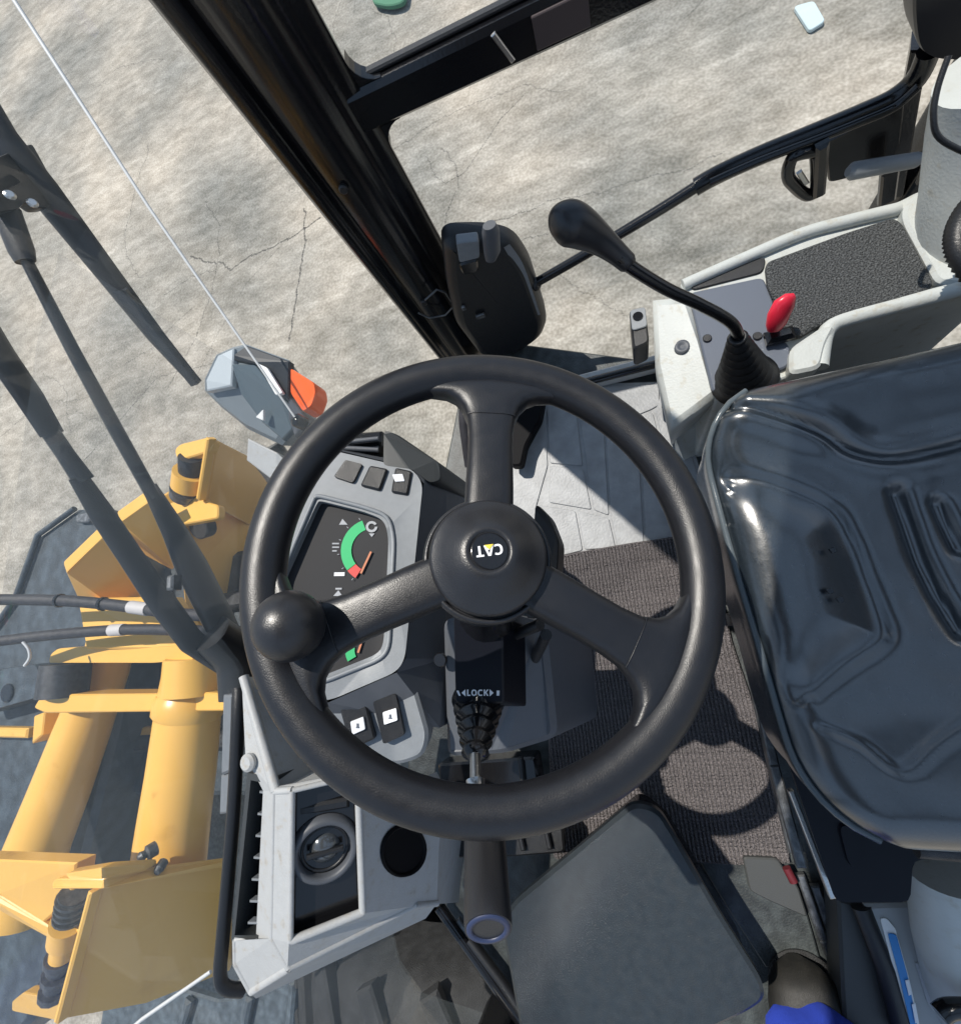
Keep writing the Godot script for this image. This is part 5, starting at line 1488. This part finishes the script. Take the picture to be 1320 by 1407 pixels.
	var rn := newell([P.r, P.nn, P.oo, P.ss])
	if rn.y < 0: rn = -rn
	var rcen: Vector3 = (P.r + P.ss + P.oo + P.nn) * 0.25 - rn * 0.003
	s = st()
	lathe(s, rcen - rn * 0.008, rn, [Vector2(0.039, -0.012), Vector2(0.039, 0.0), Vector2(0.036, 0.006), Vector2(0.031, 0.008), Vector2(0.0285, 0.004), Vector2(0.028, -0.004)], 44)
	var noz := obj("round_nozzle", s, M.panel_grey, o)
	s = st()
	lathe(s, rcen - rn * 0.011, rn, [Vector2(0.028, -0.004), Vector2(0.026, 0.003), Vector2(0.0235, 0.002), Vector2(0.023, -0.006), Vector2(0.012, -0.010)], 44)
	obj("inner_ring", s, M.black_plastic, noz)
	s = st()
	var vx := (P.ss - P.r as Vector3).normalized()
	ball(s, rcen - rn * 0.0215, 0.0205, 28)
	obj("swivel", s, M.knob_lens, noz)
	s = st()
	box(s, rcen - rn * 0.002, Vector3(0.040, 0.007, 0.006), 0.002, Basis(vx, rn, vx.cross(rn)))
	obj("vane", s, M.black_plastic, noz)
	s = st()
	lathe_ring(s, Vector3(-0.3925, 1.53, 0.3069), rn, 0.008, 0.008, 0.002, 16)
	obj("screw", s, M.panel_grey, o)
	s = st()
	bar(s, Vector3(-0.4118, 1.594, 0.1817), Vector3(-0.3631, 1.565, 0.1826), 0.012, 0.012, rn, 0.003)
	obj("shutter", s, M.black_plastic, o)
	# oval pocket
	s = st()
	var pn := newell([P.oo, P.t, P.k, P.ss])
	if pn.y < 0: pn = -pn
	var oc: Vector3 = Vector3(-0.3413, 1.482, 0.2686)
	var ou := (Vector3(-0.3462, 1.477, 0.3011) - oc)
	var ov := (Vector3(-0.3309, 1.43, 0.2876) - oc)
	var ring0 := PackedVector3Array()
	var ring1 := PackedVector3Array()
	var ring2 := PackedVector3Array()
	for k in 32:
		var a := TAU * k / 32
		var d := ou * sin(a) * 0.95 + ov * cos(a) * 0.80
		ring0.append(oc + d * 1.06 + pn * 0.001)
		ring1.append(oc + d + pn * 0.0045)
		ring2.append(oc + d * 0.9 + pn * 0.0025)
	var ring3 := PackedVector3Array()
	for k in 32: ring3.append(oc + (ring2[k] - oc) * 0.93 - pn * 0.03)
	loft(s, [ring0, ring1, ring2, ring3], true, 0)
	obj("oval_pocket", s, M.pocket_black, o)
	# side vent with vanes
	s = st()
	var va := Vector3(-0.4641, 1.611, 0.1455)
	var vb := Vector3(-0.4337, 1.609, 0.1511)
	var vc := Vector3(-0.4767, 1.577, 0.3194)
	var vd := Vector3(-0.5159, 1.58, 0.3204)
	frame_piece(s, [Vector3(-0.4683, 1.612, 0.1374), Vector3(-0.4283, 1.61, 0.1431), Vector3(-0.4737, 1.575, 0.3249), Vector3(-0.5219, 1.579, 0.3263)], [va, vb, vc, vd], Vector3(0, -0.03, 0))
	obj("vent_frame", s, M.duct_grey, o)
	s = st()
	quad(s, va + Vector3(0, -0.028, 0), vb + Vector3(0, -0.028, 0), vc + Vector3(0, -0.028, 0), vd + Vector3(0, -0.028, 0))
	obj("vent_cavity", s, M.pocket_black, o)
	for k in 7:
		var t := (k + 0.5) / 7.0
		s = st()
		bar(s, va.lerp(vd, t).lerp(vb.lerp(vc, t), 0.35) + Vector3(0, -0.008, 0), vb.lerp(vc, t) + Vector3(0, -0.008, 0), 0.0025, 0.012, Vector3.UP, 0.0008)
		obj("vane", s, M.bezel_grey, o)
	s = st()
	lathe_ring(s, Vector3(-0.4619, 1.612, 0.1249), Vector3(0, 1, 0), 0.010, 0.010, 0.003, 16)
	obj("hinge_boss", s, M.dash_grey, o)
	s = st()
	slab(s, rounded([Vector3(-0.5161, 1.579, 0.3213), Vector3(-0.4833, 1.577, 0.3202), Vector3(-0.4869, 1.575, 0.3315), Vector3(-0.519, 1.577, 0.3327)], 0.004, 2), Vector3(0, -0.012, 0), 0.002)
	obj("vent_foot", s, M.dash_grey, o)
	# black seal of the windscreen
	s = st()
	var lp := smooth_path([Vector3(-0.4971, 1.596, 0.043), Vector3(-0.4976, 1.597, 0.0816), Vector3(-0.5148, 1.584, 0.1761), Vector3(-0.5372, 1.569, 0.2623), Vector3(-0.558, 1.556, 0.3398), Vector3(-0.5713, 1.546, 0.385), Vector3(-0.5682, 1.539, 0.4021), Vector3(-0.5583, 1.522, 0.4139)], 5)
	tube(s, lp, 0.008, 10)
	tag(obj("windscreen_seal", s, M.black_plastic), "thick black rubber seal along the dash's front edge", "seal")
	s = st()
	slab(s, [Vector3(-0.5533, 1.568, 0.053), Vector3(-0.5319, 1.572, 0.0536), Vector3(-0.5514, 1.553, 0.1518), Vector3(-0.5751, 1.548, 0.1583)], Vector3(0, -0.02, 0), 0.003)
	slab(s, [Vector3(-0.5796, 1.544, 0.1595), Vector3(-0.5561, 1.548, 0.1549), Vector3(-0.5692, 1.539, 0.2073), Vector3(-0.5917, 1.534, 0.211)], Vector3(0, -0.02, 0), 0.003)
	tag(obj("washer_tank_edge", s, M.bezel_grey), "narrow pale grey panel edge ahead of the windscreen seal", "panel")

func column() -> void:
	var o := thing("steering_column", "dark grey steering column pod with black cover box", "steering column", Vector3(-0.3267, 1.185, 0.1874))
	var s := st()
	var t0 := [Vector3(-0.2127, 1.598, -0.0126), Vector3(-0.1384, 1.608, -0.0123), Vector3(-0.1063, 1.551, 0.0047), Vector3(-0.1195, 1.502, 0.1304), Vector3(-0.1299, 1.492, 0.1413), Vector3(-0.181, 1.527, 0.1467), Vector3(-0.2482, 1.537, 0.1455)]
	slab(s, rounded(t0, 0.012, 4), Vector3(0.03, -0.20, 0.02), 0.006)
	var pod := obj("pod", s, M.panel_grey, o)
	s = st()
	lathe_ring(s, Vector3(-0.1419, 1.582, 0.0433), Vector3(0, 1, 0.1), 0.005, 0.006, 0.0015, 14)
	obj("warning_button", s, M.pink_plastic, pod)
	s = st()
	lathe_ring(s, Vector3(-0.2206, 1.59, 0.0316), Vector3(0, 1, 0.1), 0.008, 0.004, 0.001, 14)
	obj("plug", s, M.gloss_black, pod)
	s = st()
	var q := [Vector3(-0.179, 1.647, -0.0135), Vector3(-0.1321, 1.632, -0.0082), Vector3(-0.1461, 1.615, 0.0774), Vector3(-0.1922, 1.63, 0.0722)]
	slab(s, rounded(q, 0.003, 2), Vector3(0.012, -0.045, 0.012), 0.0015)
	var cov := obj("cover_box", s, M.base_black, o)
	var right := Vector3(-0.1454, 1.618, 0.0672) - Vector3(-0.1901, 1.633, 0.0621)
	var up := Vector3(-0.1629, 1.633, 0.0278) - Vector3(-0.1704, 1.625, 0.0701)
	words("lettering", "LOCK", Vector3(-0.1689, 1.626, 0.0645), right, up, 0.0062, M.print_white, cov)
	s = st()
	slab(s, [Vector3(-0.1838, 1.631, 0.0628), Vector3(-0.1794, 1.631, 0.0597), Vector3(-0.1806, 1.629, 0.0668)], Vector3(0, -0.0005, 0), 0.0001)
	slab(s, [Vector3(-0.1535, 1.621, 0.0663), Vector3(-0.1567, 1.623, 0.0623), Vector3(-0.158, 1.621, 0.0694)], Vector3(0, -0.0005, 0), 0.0001)
	slab(s, [Vector3(-0.1882, 1.633, 0.0602), Vector3(-0.1862, 1.632, 0.0604), Vector3(-0.185, 1.631, 0.0656), Vector3(-0.187, 1.631, 0.0653)], Vector3(0, -0.0005, 0), 0.0001)
	slab(s, [Vector3(-0.1504, 1.62, 0.0645), Vector3(-0.1477, 1.619, 0.0648), Vector3(-0.1486, 1.619, 0.0697), Vector3(-0.1513, 1.619, 0.0694)], Vector3(0, -0.0005, 0), 0.0001)
	obj("arrow_marks", s, M.print_white, cov)
	s = st()
	tube(s, [Vector3(-0.1311, 1.677, -0.0386), Vector3(-0.1557, 1.612, -0.0067), Vector3(-0.1883, 1.525, 0.0353)], 0.03, 20)
	obj("shaft_tube", s, M.gloss_black, o)
	# stalks at the right side of the column
	s = st()
	for e in [[Vector3(-0.0969, 1.623, 0.005), Vector3(-0.1296, 1.599, 0.0129), 0.006], [Vector3(-0.0932, 1.619, 0.0154), Vector3(-0.1259, 1.536, 0.0437), 0.006]]:
		tube(s, [e[0], e[1]], e[2], 10)
	slab(s, rounded([Vector3(-0.0755, 1.677, -0.1057), Vector3(-0.0664, 1.671, -0.0947), Vector3(-0.0622, 1.653, -0.0689), Vector3(-0.073, 1.636, -0.0331), Vector3(-0.0952, 1.635, -0.0007), Vector3(-0.1085, 1.639, -0.0022)], 0.006, 3), Vector3(0, -0.04, 0), 0.004)
	obj("stalk_housing", s, M.black_plastic, o)

	# direction lever
	o = thing("direction_lever", "black direction lever with bellows and cut tube handle", "lever", Vector3(-0.1721, 1.625, 0.087))
	s = st()
	var b0 := Vector3(-0.1783, 1.598, 0.0741)
	var b1 := Vector3(-0.1696, 1.645, 0.112)
	var prof := []
	var hgt := (b1 - b0).length()
	for k in 6:
		var t := k / 5.0
		var r := lerpf(0.027, 0.012, t)
		prof.append(Vector2(r, t * hgt))
		prof.append(Vector2(r + 0.001, t * hgt + 0.004))
		prof.append(Vector2(r - 0.005, t * hgt + 0.008))
	lathe(s, b0, b1 - b0, prof, 28)
	obj("bellows", s, M.gloss_black, o)
	s = st()
	tube(s, [Vector3(-0.1706, 1.641, 0.1079), Vector3(-0.1684, 1.65, 0.1147)], [0.0085, 0.0085], 14)
	tube(s, [Vector3(-0.1682, 1.65, 0.1134), Vector3(-0.163, 1.671, 0.1316)], [0.005, 0.005], 14)
	tube(s, [Vector3(-0.1632, 1.67, 0.1307), Vector3(-0.1617, 1.674, 0.1368), Vector3(-0.1495, 1.7, 0.1499)], [0.0085, 0.008, 0.008], 14)
	obj("rod", s, M.bare_steel, o)
	s = st()
	var h0 := Vector3(-0.1449, 1.706, 0.1397)
	var h1 := Vector3(-0.1253, 1.772, 0.1849)
	tube(s, [h0, h0.lerp(h1, 0.05), h0.lerp(h1, 0.95), h1], [0.0150, 0.0154, 0.0154, 0.0150], 28)
	var hd := obj("handle", s, M.hub_plastic, o)
	s = st()
	lathe(s, h1, h1 - h0, [Vector2(0.0145, -0.002), Vector2(0.0138, 0.0008), Vector2(0.0105, 0.0012), Vector2(0.010, -0.0006)], 24)
	obj("end_cap", s, M.cap_blue, hd)

	# pedal behind the lever
	o = thing("brake_pedal", "black ribbed pedal plate low behind the direction lever", "pedal", Vector3(-0.2898, 1.2, 0.3823))
	s = st()
	slab(s, rounded([Vector3(-0.418, 1.25, 0.3477), Vector3(-0.1807, 1.25, 0.3243), Vector3(-0.1822, 1.25, 0.3659), Vector3(-0.2755, 1.25, 0.3749), Vector3(-0.4072, 1.25, 0.381)], 0.008, 3), Vector3(0, -0.02, 0), 0.003)
	obj("plate", s, M.black_plastic, o)
	for k in 5:
		s = st()
		var t := k / 4.0
		bar(s, (Vector3(-0.3853, 1.256, 0.3503)).lerp(Vector3(-0.2069, 1.256, 0.3308), t), (Vector3(-0.382, 1.256, 0.3711)).lerp(Vector3(-0.2036, 1.256, 0.3578), t), 0.008, 0.010, Vector3.UP, 0.002)
		obj("rib", s, M.black_plastic, o)
	o = thing("black_floor_pad", "black pad on the floor right of the top spoke", "pedal", Vector3(-0.1744, 1.16, -0.3817))
	s = st()
	slab(s, rounded([Vector3(-0.1813, 1.2, -0.4477), Vector3(-0.1103, 1.2, -0.4438), Vector3(-0.1261, 1.2, -0.3958), Vector3(-0.1635, 1.2, -0.3455), Vector3(-0.1781, 1.2, -0.3046), Vector3(-0.202, 1.2, -0.3097)], 0.008, 3), Vector3(0, -0.03, 0), 0.004)  # black pad set on a dark zone of the floor
	obj("pad", s, M.pocket_black, o)
	o = thing("front_pedal", "black pedal block under the column pod", "pedal", Vector3(-0.2895, 1.2, 0.2717))
	s = st()
	slab(s, rounded([Vector3(-0.407, 1.22, 0.2395), Vector3(-0.219, 1.22, 0.2317), Vector3(-0.2179, 1.22, 0.2892), Vector3(-0.3995, 1.22, 0.3124)], 0.008, 3), Vector3(0, -0.05, 0), 0.004)
	obj("block", s, M.gloss_black, o)
	s = st()
	bar(s, Vector3(-0.2438, 1.225, 0.2297), Vector3(-0.2452, 1.225, 0.2897), 0.008, 0.012, Vector3.UP, 0.002)
	obj("rib", s, M.black_plastic, o)

func wheel() -> void:
	var c := Vector3(-0.1051, 1.7553, -0.0454)
	var right_i := Vector3(0.9433, -0.3147, 0.1076)
	var down_i := Vector3(-0.1733, -0.1888, 0.9666)
	var n := Vector3(0.3555, 0.9331, -0.0548).normalized()
	var ex := (right_i - n * right_i.dot(n)).normalized()
	var ey := n.cross(ex) * -1.0
	if ey.dot(down_i) < 0: ey = -ey
	var R := 0.1661
	var o := thing("steering_wheel", "black three spoke steering wheel with round hub", "steering wheel", c)
	# rim
	var s := st()
	var seg := 140
	var rings := []
	for i in seg + 1:
		var a := TAU * i / seg
		var d := ex * cos(a) + ey * sin(a)
		var ring := PackedVector3Array()
		for k in 20:
			var b := TAU * k / 20
			ring.append(c + d * (R + cos(b) * 0.0162) + n * sin(b) * 0.0150)
		rings.append(ring)
	loft(s, rings, false)
	obj("rim", s, M.wheel_rubber, o)
	# spokes
	for deg in [-88.0, 156.8, 28.6]:
		var a := deg_to_rad(deg)
		var d := ex * cos(a) + ey * sin(a)
		var t := n.cross(d).normalized()
		s = st()
		var sec := []
		var stations := [[0.030, 0.0205, 0.016, 0.008], [0.060, 0.0190, 0.015, 0.008], [0.085, 0.0182, 0.014, 0.006], [0.105, 0.0184, 0.0135, 0.003], [0.120, 0.0200, 0.0132, 0.001], [0.132, 0.0245, 0.0130, 0.0], [0.141, 0.0315, 0.0128, 0.0], [0.147, 0.0410, 0.0124, 0.0], [0.151, 0.0530, 0.0115, 0.0], [0.155, 0.0640, 0.0100, 0.0], [0.160, 0.0700, 0.0080, 0.0]]
		for q in stations:
			var ring := PackedVector3Array()
			for k in 28:
				var b := TAU * k / 28
				var cx := signf(cos(b)) * pow(absf(cos(b)), 0.55)
				var cy := signf(sin(b)) * pow(absf(sin(b)), 0.55)
				var ph: float = cx * q[1] / q[0]
				ring.append(c + (d * cos(ph) + t * sin(ph)) * q[0] + n * (cy * q[2] + q[3]))
			sec.append(ring)
		loft(s, sec, true)
		var sp := obj("spoke", s, M.wheel_rubber, o)
		s = st()
		var line := []
		for k in 9:
			var b := lerpf(-1.0, 1.0, k / 8.0)
			line.append(c + d * 0.121 + t * b * 0.0195 + n * (0.0143 - 0.003 * b * b * b * b))
		tube(s, line, 0.0004, 6)
		obj("mould_line", s, M.hub_plastic, sp)
	# hub
	s = st()
	lathe(s, c, n, [Vector2(0.0282, -0.048), Vector2(0.0432, -0.045), Vector2(0.0456, -0.02), Vector2(0.0470, 0.010), Vector2(0.0468, 0.017), Vector2(0.0453, 0.0205), Vector2(0.0432, 0.0205), Vector2(0.0425, 0.016)], 64)
	obj("hub", s, M.hub_plastic, o)
	s = st()
	lathe(s, c, n, [Vector2(0.0419, 0.012), Vector2(0.0419, 0.027), Vector2(0.0410, 0.0300), Vector2(0.0393, 0.0310), Vector2(0.0362, 0.0325), Vector2(0.0310, 0.0365), Vector2(0.0254, 0.0415), Vector2(0.0202, 0.0452), Vector2(0.0171, 0.0468), Vector2(0.0155, 0.0471), Vector2(0.0141, 0.0468), Vector2(0.0132, 0.0455)], 64)
	var cap := obj("hub_cap", s, M.hub_plastic, o)
	s = st()
	lathe(s, c, n, [Vector2(0.0131, 0.043), Vector2(0.0129, 0.0457), Vector2(0.0118, 0.0458)], 40)
	obj("logo_disc", s, M.gloss_black, cap)
	var tr := (ex * -0.99 + ey * 0.13).normalized()
	var tu := (ey * 0.99 + ex * 0.13).normalized()
	var lc := c + n * 0.0462 - tu * 0.0004
	words("lettering", "CAT", lc, tr, tu, 0.0074, M.print_white, cap)
	s = st()
	slab(s, [lc - tu * 0.0038 + n * 0.0008 - tr * 0.0032, lc - tu * 0.0038 + n * 0.0008 + tr * 0.0032, lc - tu * 0.0004 + n * 0.0008], -n * 0.0005, 0.0001)
	obj("logo_triangle", s, M.logo_yellow, cap)
	# spinner knob
	o = thing("spinner_knob", "black ball spinner knob clamped on the wheel rim", "knob", Vector3(-0.2354, 1.819, -0.0086))
	s = st()
	ball(s, Vector3(-0.2207, 1.835, -0.0136), 0.0232, 40)
	obj("ball", s, M.hub_plastic, o)
	s = st()
	tube(s, [Vector3(-0.2229, 1.833, -0.0127), Vector3(-0.2514, 1.802, -0.005)], 0.010, 16)
	obj("stem", s, M.black_plastic, o)

func left_side() -> void:
	# slate coloured lid
	var o := thing("left_lid", "flat slate grey rounded lid panel left of the seat", "panel", Vector3(-0.0868, 1.2, 0.4841))
	var s := st()
	var out := [Vector3(-0.059, 1.31, 0.2727), Vector3(-0.0253, 1.31, 0.2811), Vector3(-0.0114, 1.31, 0.3114), Vector3(0.0265, 1.31, 0.4018), Vector3(0.0645, 1.31, 0.4797), Vector3(0.0634, 1.31, 0.4999), Vector3(0.0418, 1.31, 0.5143), Vector3(-0.0549, 1.31, 0.5622), Vector3(-0.1546, 1.31, 0.5982), Vector3(-0.2659, 1.31, 0.5961), Vector3(-0.2811, 1.31, 0.4379), Vector3(-0.2579, 1.31, 0.4083), Vector3(-0.1658, 1.31, 0.3457)]
	slab(s, rounded(out, 0.016, 5), Vector3(0, -0.022, 0), 0.005)
	obj("lid", s, M.slate_lid, o)
	s = st()
	slab(s, rounded([Vector3(-0.053, 1.285, 0.2959), Vector3(-0.0177, 1.285, 0.326), Vector3(0.0591, 1.285, 0.4972), Vector3(-0.0554, 1.285, 0.5734), Vector3(-0.262, 1.285, 0.6048), Vector3(-0.2757, 1.285, 0.4509)], 0.016, 4), Vector3(0, -0.10, 0), 0.004)
	obj("box", s, M.gloss_black, o)
	# door sill strips
	o = thing("door_seal", "pair of black seal strips along the left door opening", "seal", Vector3(-0.3852, 1.15, 0.5971))
	s = st()
	tube(s, [Vector3(-0.4485, 1.17, 0.4953), Vector3(-0.3765, 1.17, 0.579), Vector3(-0.2913, 1.17, 0.6793)], 0.010, 10)
	obj("strip", s, M.gloss_black, o)
	s = st()
	tube(s, [Vector3(-0.3931, 1.17, 0.5419), Vector3(-0.339, 1.17, 0.6025), Vector3(-0.2825, 1.17, 0.6783)], 0.009, 10)
	obj("strip", s, M.black_plastic, o)
	s = st()
	bar(s, Vector3(-0.4226, 1.165, 0.5217), Vector3(-0.2865, 1.165, 0.6822), 0.03, 0.01, Vector3.UP, 0.002)
	obj("channel", s, M.grey_metal, o)
	# lower floor details
	s = st()
	slab(s, [Vector3(0.0166, 1.155, 0.4092), Vector3(0.0885, 1.155, 0.4091), Vector3(0.1464, 1.155, 0.4272), Vector3(0.1591, 1.155, 0.483), Vector3(0.1629, 1.155, 0.5479), Vector3(0.0855, 1.155, 0.5544), Vector3(0.048, 1.155, 0.4797)], Vector3(0, -0.012, 0), 0.002)
	tag(obj("step_plate", s, M.floor_metal), "worn dark grey floor plate between lid and seat base", "plate")
	s = st()
	slab(s, rounded([Vector3(0.0839, 1.168, 0.3995), Vector3(0.1332, 1.168, 0.4), Vector3(0.1434, 1.168, 0.4253), Vector3(0.1527, 1.168, 0.4366), Vector3(0.1565, 1.168, 0.4782), Vector3(0.1117, 1.168, 0.4598), Vector3(0.0841, 1.168, 0.4465)], 0.006, 3), Vector3(0, -0.012, 0), 0.002)
	tag(obj("floor_cover_flap", s, M.duct_grey), "grey worn flap at the corner of the brown mat", "plate")
	s = st()
	tube(s, [Vector3(0.1392, 1.19, 0.4019), Vector3(0.1425, 1.19, 0.4133), Vector3(0.1446, 1.19, 0.4208)], 0.006, 10)
	tag(obj("red_clip", s, M.clip_red), "tiny red clip at the rear corner of the mat", "clip")
	o = thing("sill_panel", "grey sill panel with a black seal below the seat base", "sill", Vector3(0.22, 1.2, 0.5079))
	s = st()
	slab(s, [Vector3(0.1899, 1.22, 0.4253), Vector3(0.2273, 1.22, 0.4321), Vector3(0.2292, 1.22, 0.5835), Vector3(0.1576, 1.22, 0.5919)], Vector3(0, -0.06, 0), 0.004)
	obj("inner_panel", s, M.duct_grey, o)
	s = st()
	tube(s, [Vector3(0.2123, 1.235, 0.4253), Vector3(0.2219, 1.235, 0.4954), Vector3(0.2229, 1.235, 0.5738)], 0.012, 12)
	obj("seal", s, M.black_plastic, o)
	s = st()
	slab(s, [Vector3(0.2165, 1.24, 0.4217), Vector3(0.2782, 1.24, 0.4167), Vector3(0.2954, 1.24, 0.4626), Vector3(0.2901, 1.24, 0.5625), Vector3(0.228, 1.24, 0.5698)], Vector3(0, -0.06, 0), 0.004)
	obj("outer_panel", s, M.sill_grey, o)
	for q in [[Vector3(0.1601, 1.16, 0.4225), Vector3(0.171, 1.16, 0.5077), Vector3(0.1857, 1.16, 0.5803)], [Vector3(0.1765, 1.16, 0.4364), Vector3(0.1854, 1.16, 0.5067), Vector3(0.2023, 1.16, 0.5681)]]:
		s = st()
		bar(s, q[0], q[1], 0.012, 0.012, Vector3.UP, 0.002)
		bar(s, q[1], q[2], 0.012, 0.012, Vector3.UP, 0.002)
		obj("rail", s, M.grey_metal, o)
	s = st()
	slab(s, rounded([Vector3(0.2296, 1.242, 0.4348), Vector3(0.2371, 1.242, 0.4344), Vector3(0.2445, 1.242, 0.4463), Vector3(0.2438, 1.242, 0.452), Vector3(0.2447, 1.242, 0.4969), Vector3(0.2416, 1.242, 0.5664), Vector3(0.2274, 1.242, 0.5681), Vector3(0.2296, 1.242, 0.5062)], 0.003, 2), Vector3(0, -0.002, 0), 0.0004)
	var stick := obj("sticker", s, M.white_paint, o)
	s = st()
	slab(s, rounded([Vector3(0.2331, 1.244, 0.4503), Vector3(0.2426, 1.244, 0.4513), Vector3(0.243, 1.244, 0.4977), Vector3(0.2385, 1.244, 0.5582), Vector3(0.2309, 1.244, 0.5666), Vector3(0.2335, 1.244, 0.5009)], 0.003, 2), Vector3(0, -0.001, 0), 0.0003)
	obj("blue_print", s, M.sticker_blue, stick)
	for q in [[Vector3(0.2383, 1.246, 0.5012), Vector3(0.2426, 1.246, 0.5), Vector3(0.2415, 1.246, 0.5157), Vector3(0.2379, 1.246, 0.5176)], [Vector3(0.2386, 1.246, 0.5268), Vector3(0.2429, 1.246, 0.5248), Vector3(0.2414, 1.246, 0.5448), Vector3(0.2371, 1.246, 0.5468)]]:
		s = st()
		slab(s, q, Vector3(0, -0.001, 0), 0.0002)
		obj("white_stroke", s, M.print_white, stick)
	s = st()
	slab(s, rounded([Vector3(0.2558, 1.242, 0.4817), Vector3(0.266, 1.242, 0.4872), Vector3(0.2683, 1.242, 0.5295), Vector3(0.2621, 1.242, 0.5355), Vector3(0.2572, 1.242, 0.5253)], 0.003, 2), Vector3(0, -0.002, 0), 0.0004)
	obj("label_plate", s, M.print_grey, o)
	s = st()
	tube(s, [Vector3(0.2971, 1.297, 0.3547), Vector3(0.2933, 1.278, 0.4335), Vector3(0.3102, 1.223, 0.5494)], [0.040, 0.042, 0.045], 28)
	obj("rounded_cover", s, M.console_grey, o)
	s = st()
	tube(s, smooth_path([Vector3(0.2408, 1.325, 0.4852), Vector3(0.2537, 1.322, 0.4801), Vector3(0.2812, 1.313, 0.4832)], 4), 0.010, 12)
	obj("bar_end", s, M.gloss_black, o)

	# the person who stands in the doorway: one boot and the trouser leg above it
	o = thing("person", "person standing at the door, one boot and blue trouser leg showing", "person", Vector3(0.1325, 1.155, 0.5959))
	s = st()
	var sole := [Vector3(0.0858, 1.162, 0.5549), Vector3(0.0979, 1.162, 0.5362), Vector3(0.1203, 1.162, 0.5242), Vector3(0.1472, 1.162, 0.5249), Vector3(0.1717, 1.162, 0.5412), Vector3(0.1848, 1.162, 0.5703), Vector3(0.1856, 1.162, 0.6033), Vector3(0.1803, 1.162, 0.6875), Vector3(0.0777, 1.162, 0.7018), Vector3(0.0803, 1.162, 0.6146)]
	slab(s, rounded(sole, 0.02, 4), Vector3(0, -0.006, 0), 0.002)
	obj("sole", s, M.tyre_rubber, o)
	s = st()
	var toe := Vector3(0.125, 1.165, 0.5341)
	var heel := Vector3(0.1272, 1.165, 0.676)
	var ax := (heel - toe).normalized()
	var sd := ax.cross(Vector3.UP)
	var secs := []
	for q in [[-0.008, 0.012, 0.02], [-0.002, 0.030, 0.040], [0.012, 0.043, 0.054], [0.035, 0.050, 0.062], [0.06, 0.052, 0.068], [0.09, 0.051, 0.082], [0.12, 0.048, 0.105], [0.16, 0.045, 0.14], [0.21, 0.043, 0.14], [0.25, 0.036, 0.10]]:
		var ring := PackedVector3Array()
		for k in 24:
			var a := TAU * k / 24
			var up := sin(a)
			ring.append(toe + ax * q[0] + sd * cos(a) * q[1] + Vector3.UP * (q[2] * 0.5 + (up * q[2] * 0.5)))
		secs.append(ring)
	loft(s, secs, true)
	var boot := obj("boot", s, M.boot_leather, o)
	s = st()
	var seamp := []
	for k in 13:
		var a := lerpf(PI * 0.05, PI * 0.95, k / 12.0)
		seamp.append(toe + ax * 0.062 + sd * cos(a) * 0.0525 + Vector3.UP * (0.034 + sin(a) * 0.0345))
	tube(s, seamp, 0.0022, 8)
	obj("toe_seam", s, M.boot_leather, boot)
	s = st()
	var leg := []
	var ankle := toe + ax * 0.112
	for q in [[0.045, 0.088, 0.0], [0.06, 0.090, 0.0], [0.11, 0.084, 0.0], [0.17, 0.075, 0.01], [0.25, 0.078, 0.03], [0.35, 0.085, 0.05], [0.42, 0.088, 0.09], [0.48, 0.085, 0.13]]:
		var ring := PackedVector3Array()
		for k in 28:
			var a := TAU * k / 28
			var w: float = q[1] * (1.0 + 0.07 * sin(a * 3.0 + q[0] * 30.0) + 0.04 * sin(a * 7.0 - q[0] * 50.0))
			ring.append(ankle + Vector3.UP * q[0] + ax * (cos(a) * w * 1.1 + q[2]) + sd * sin(a) * w * 0.78)
		leg.append(ring)
	loft(s, leg, true)
	obj("trouser_leg", s, M.jeans_blue, o)
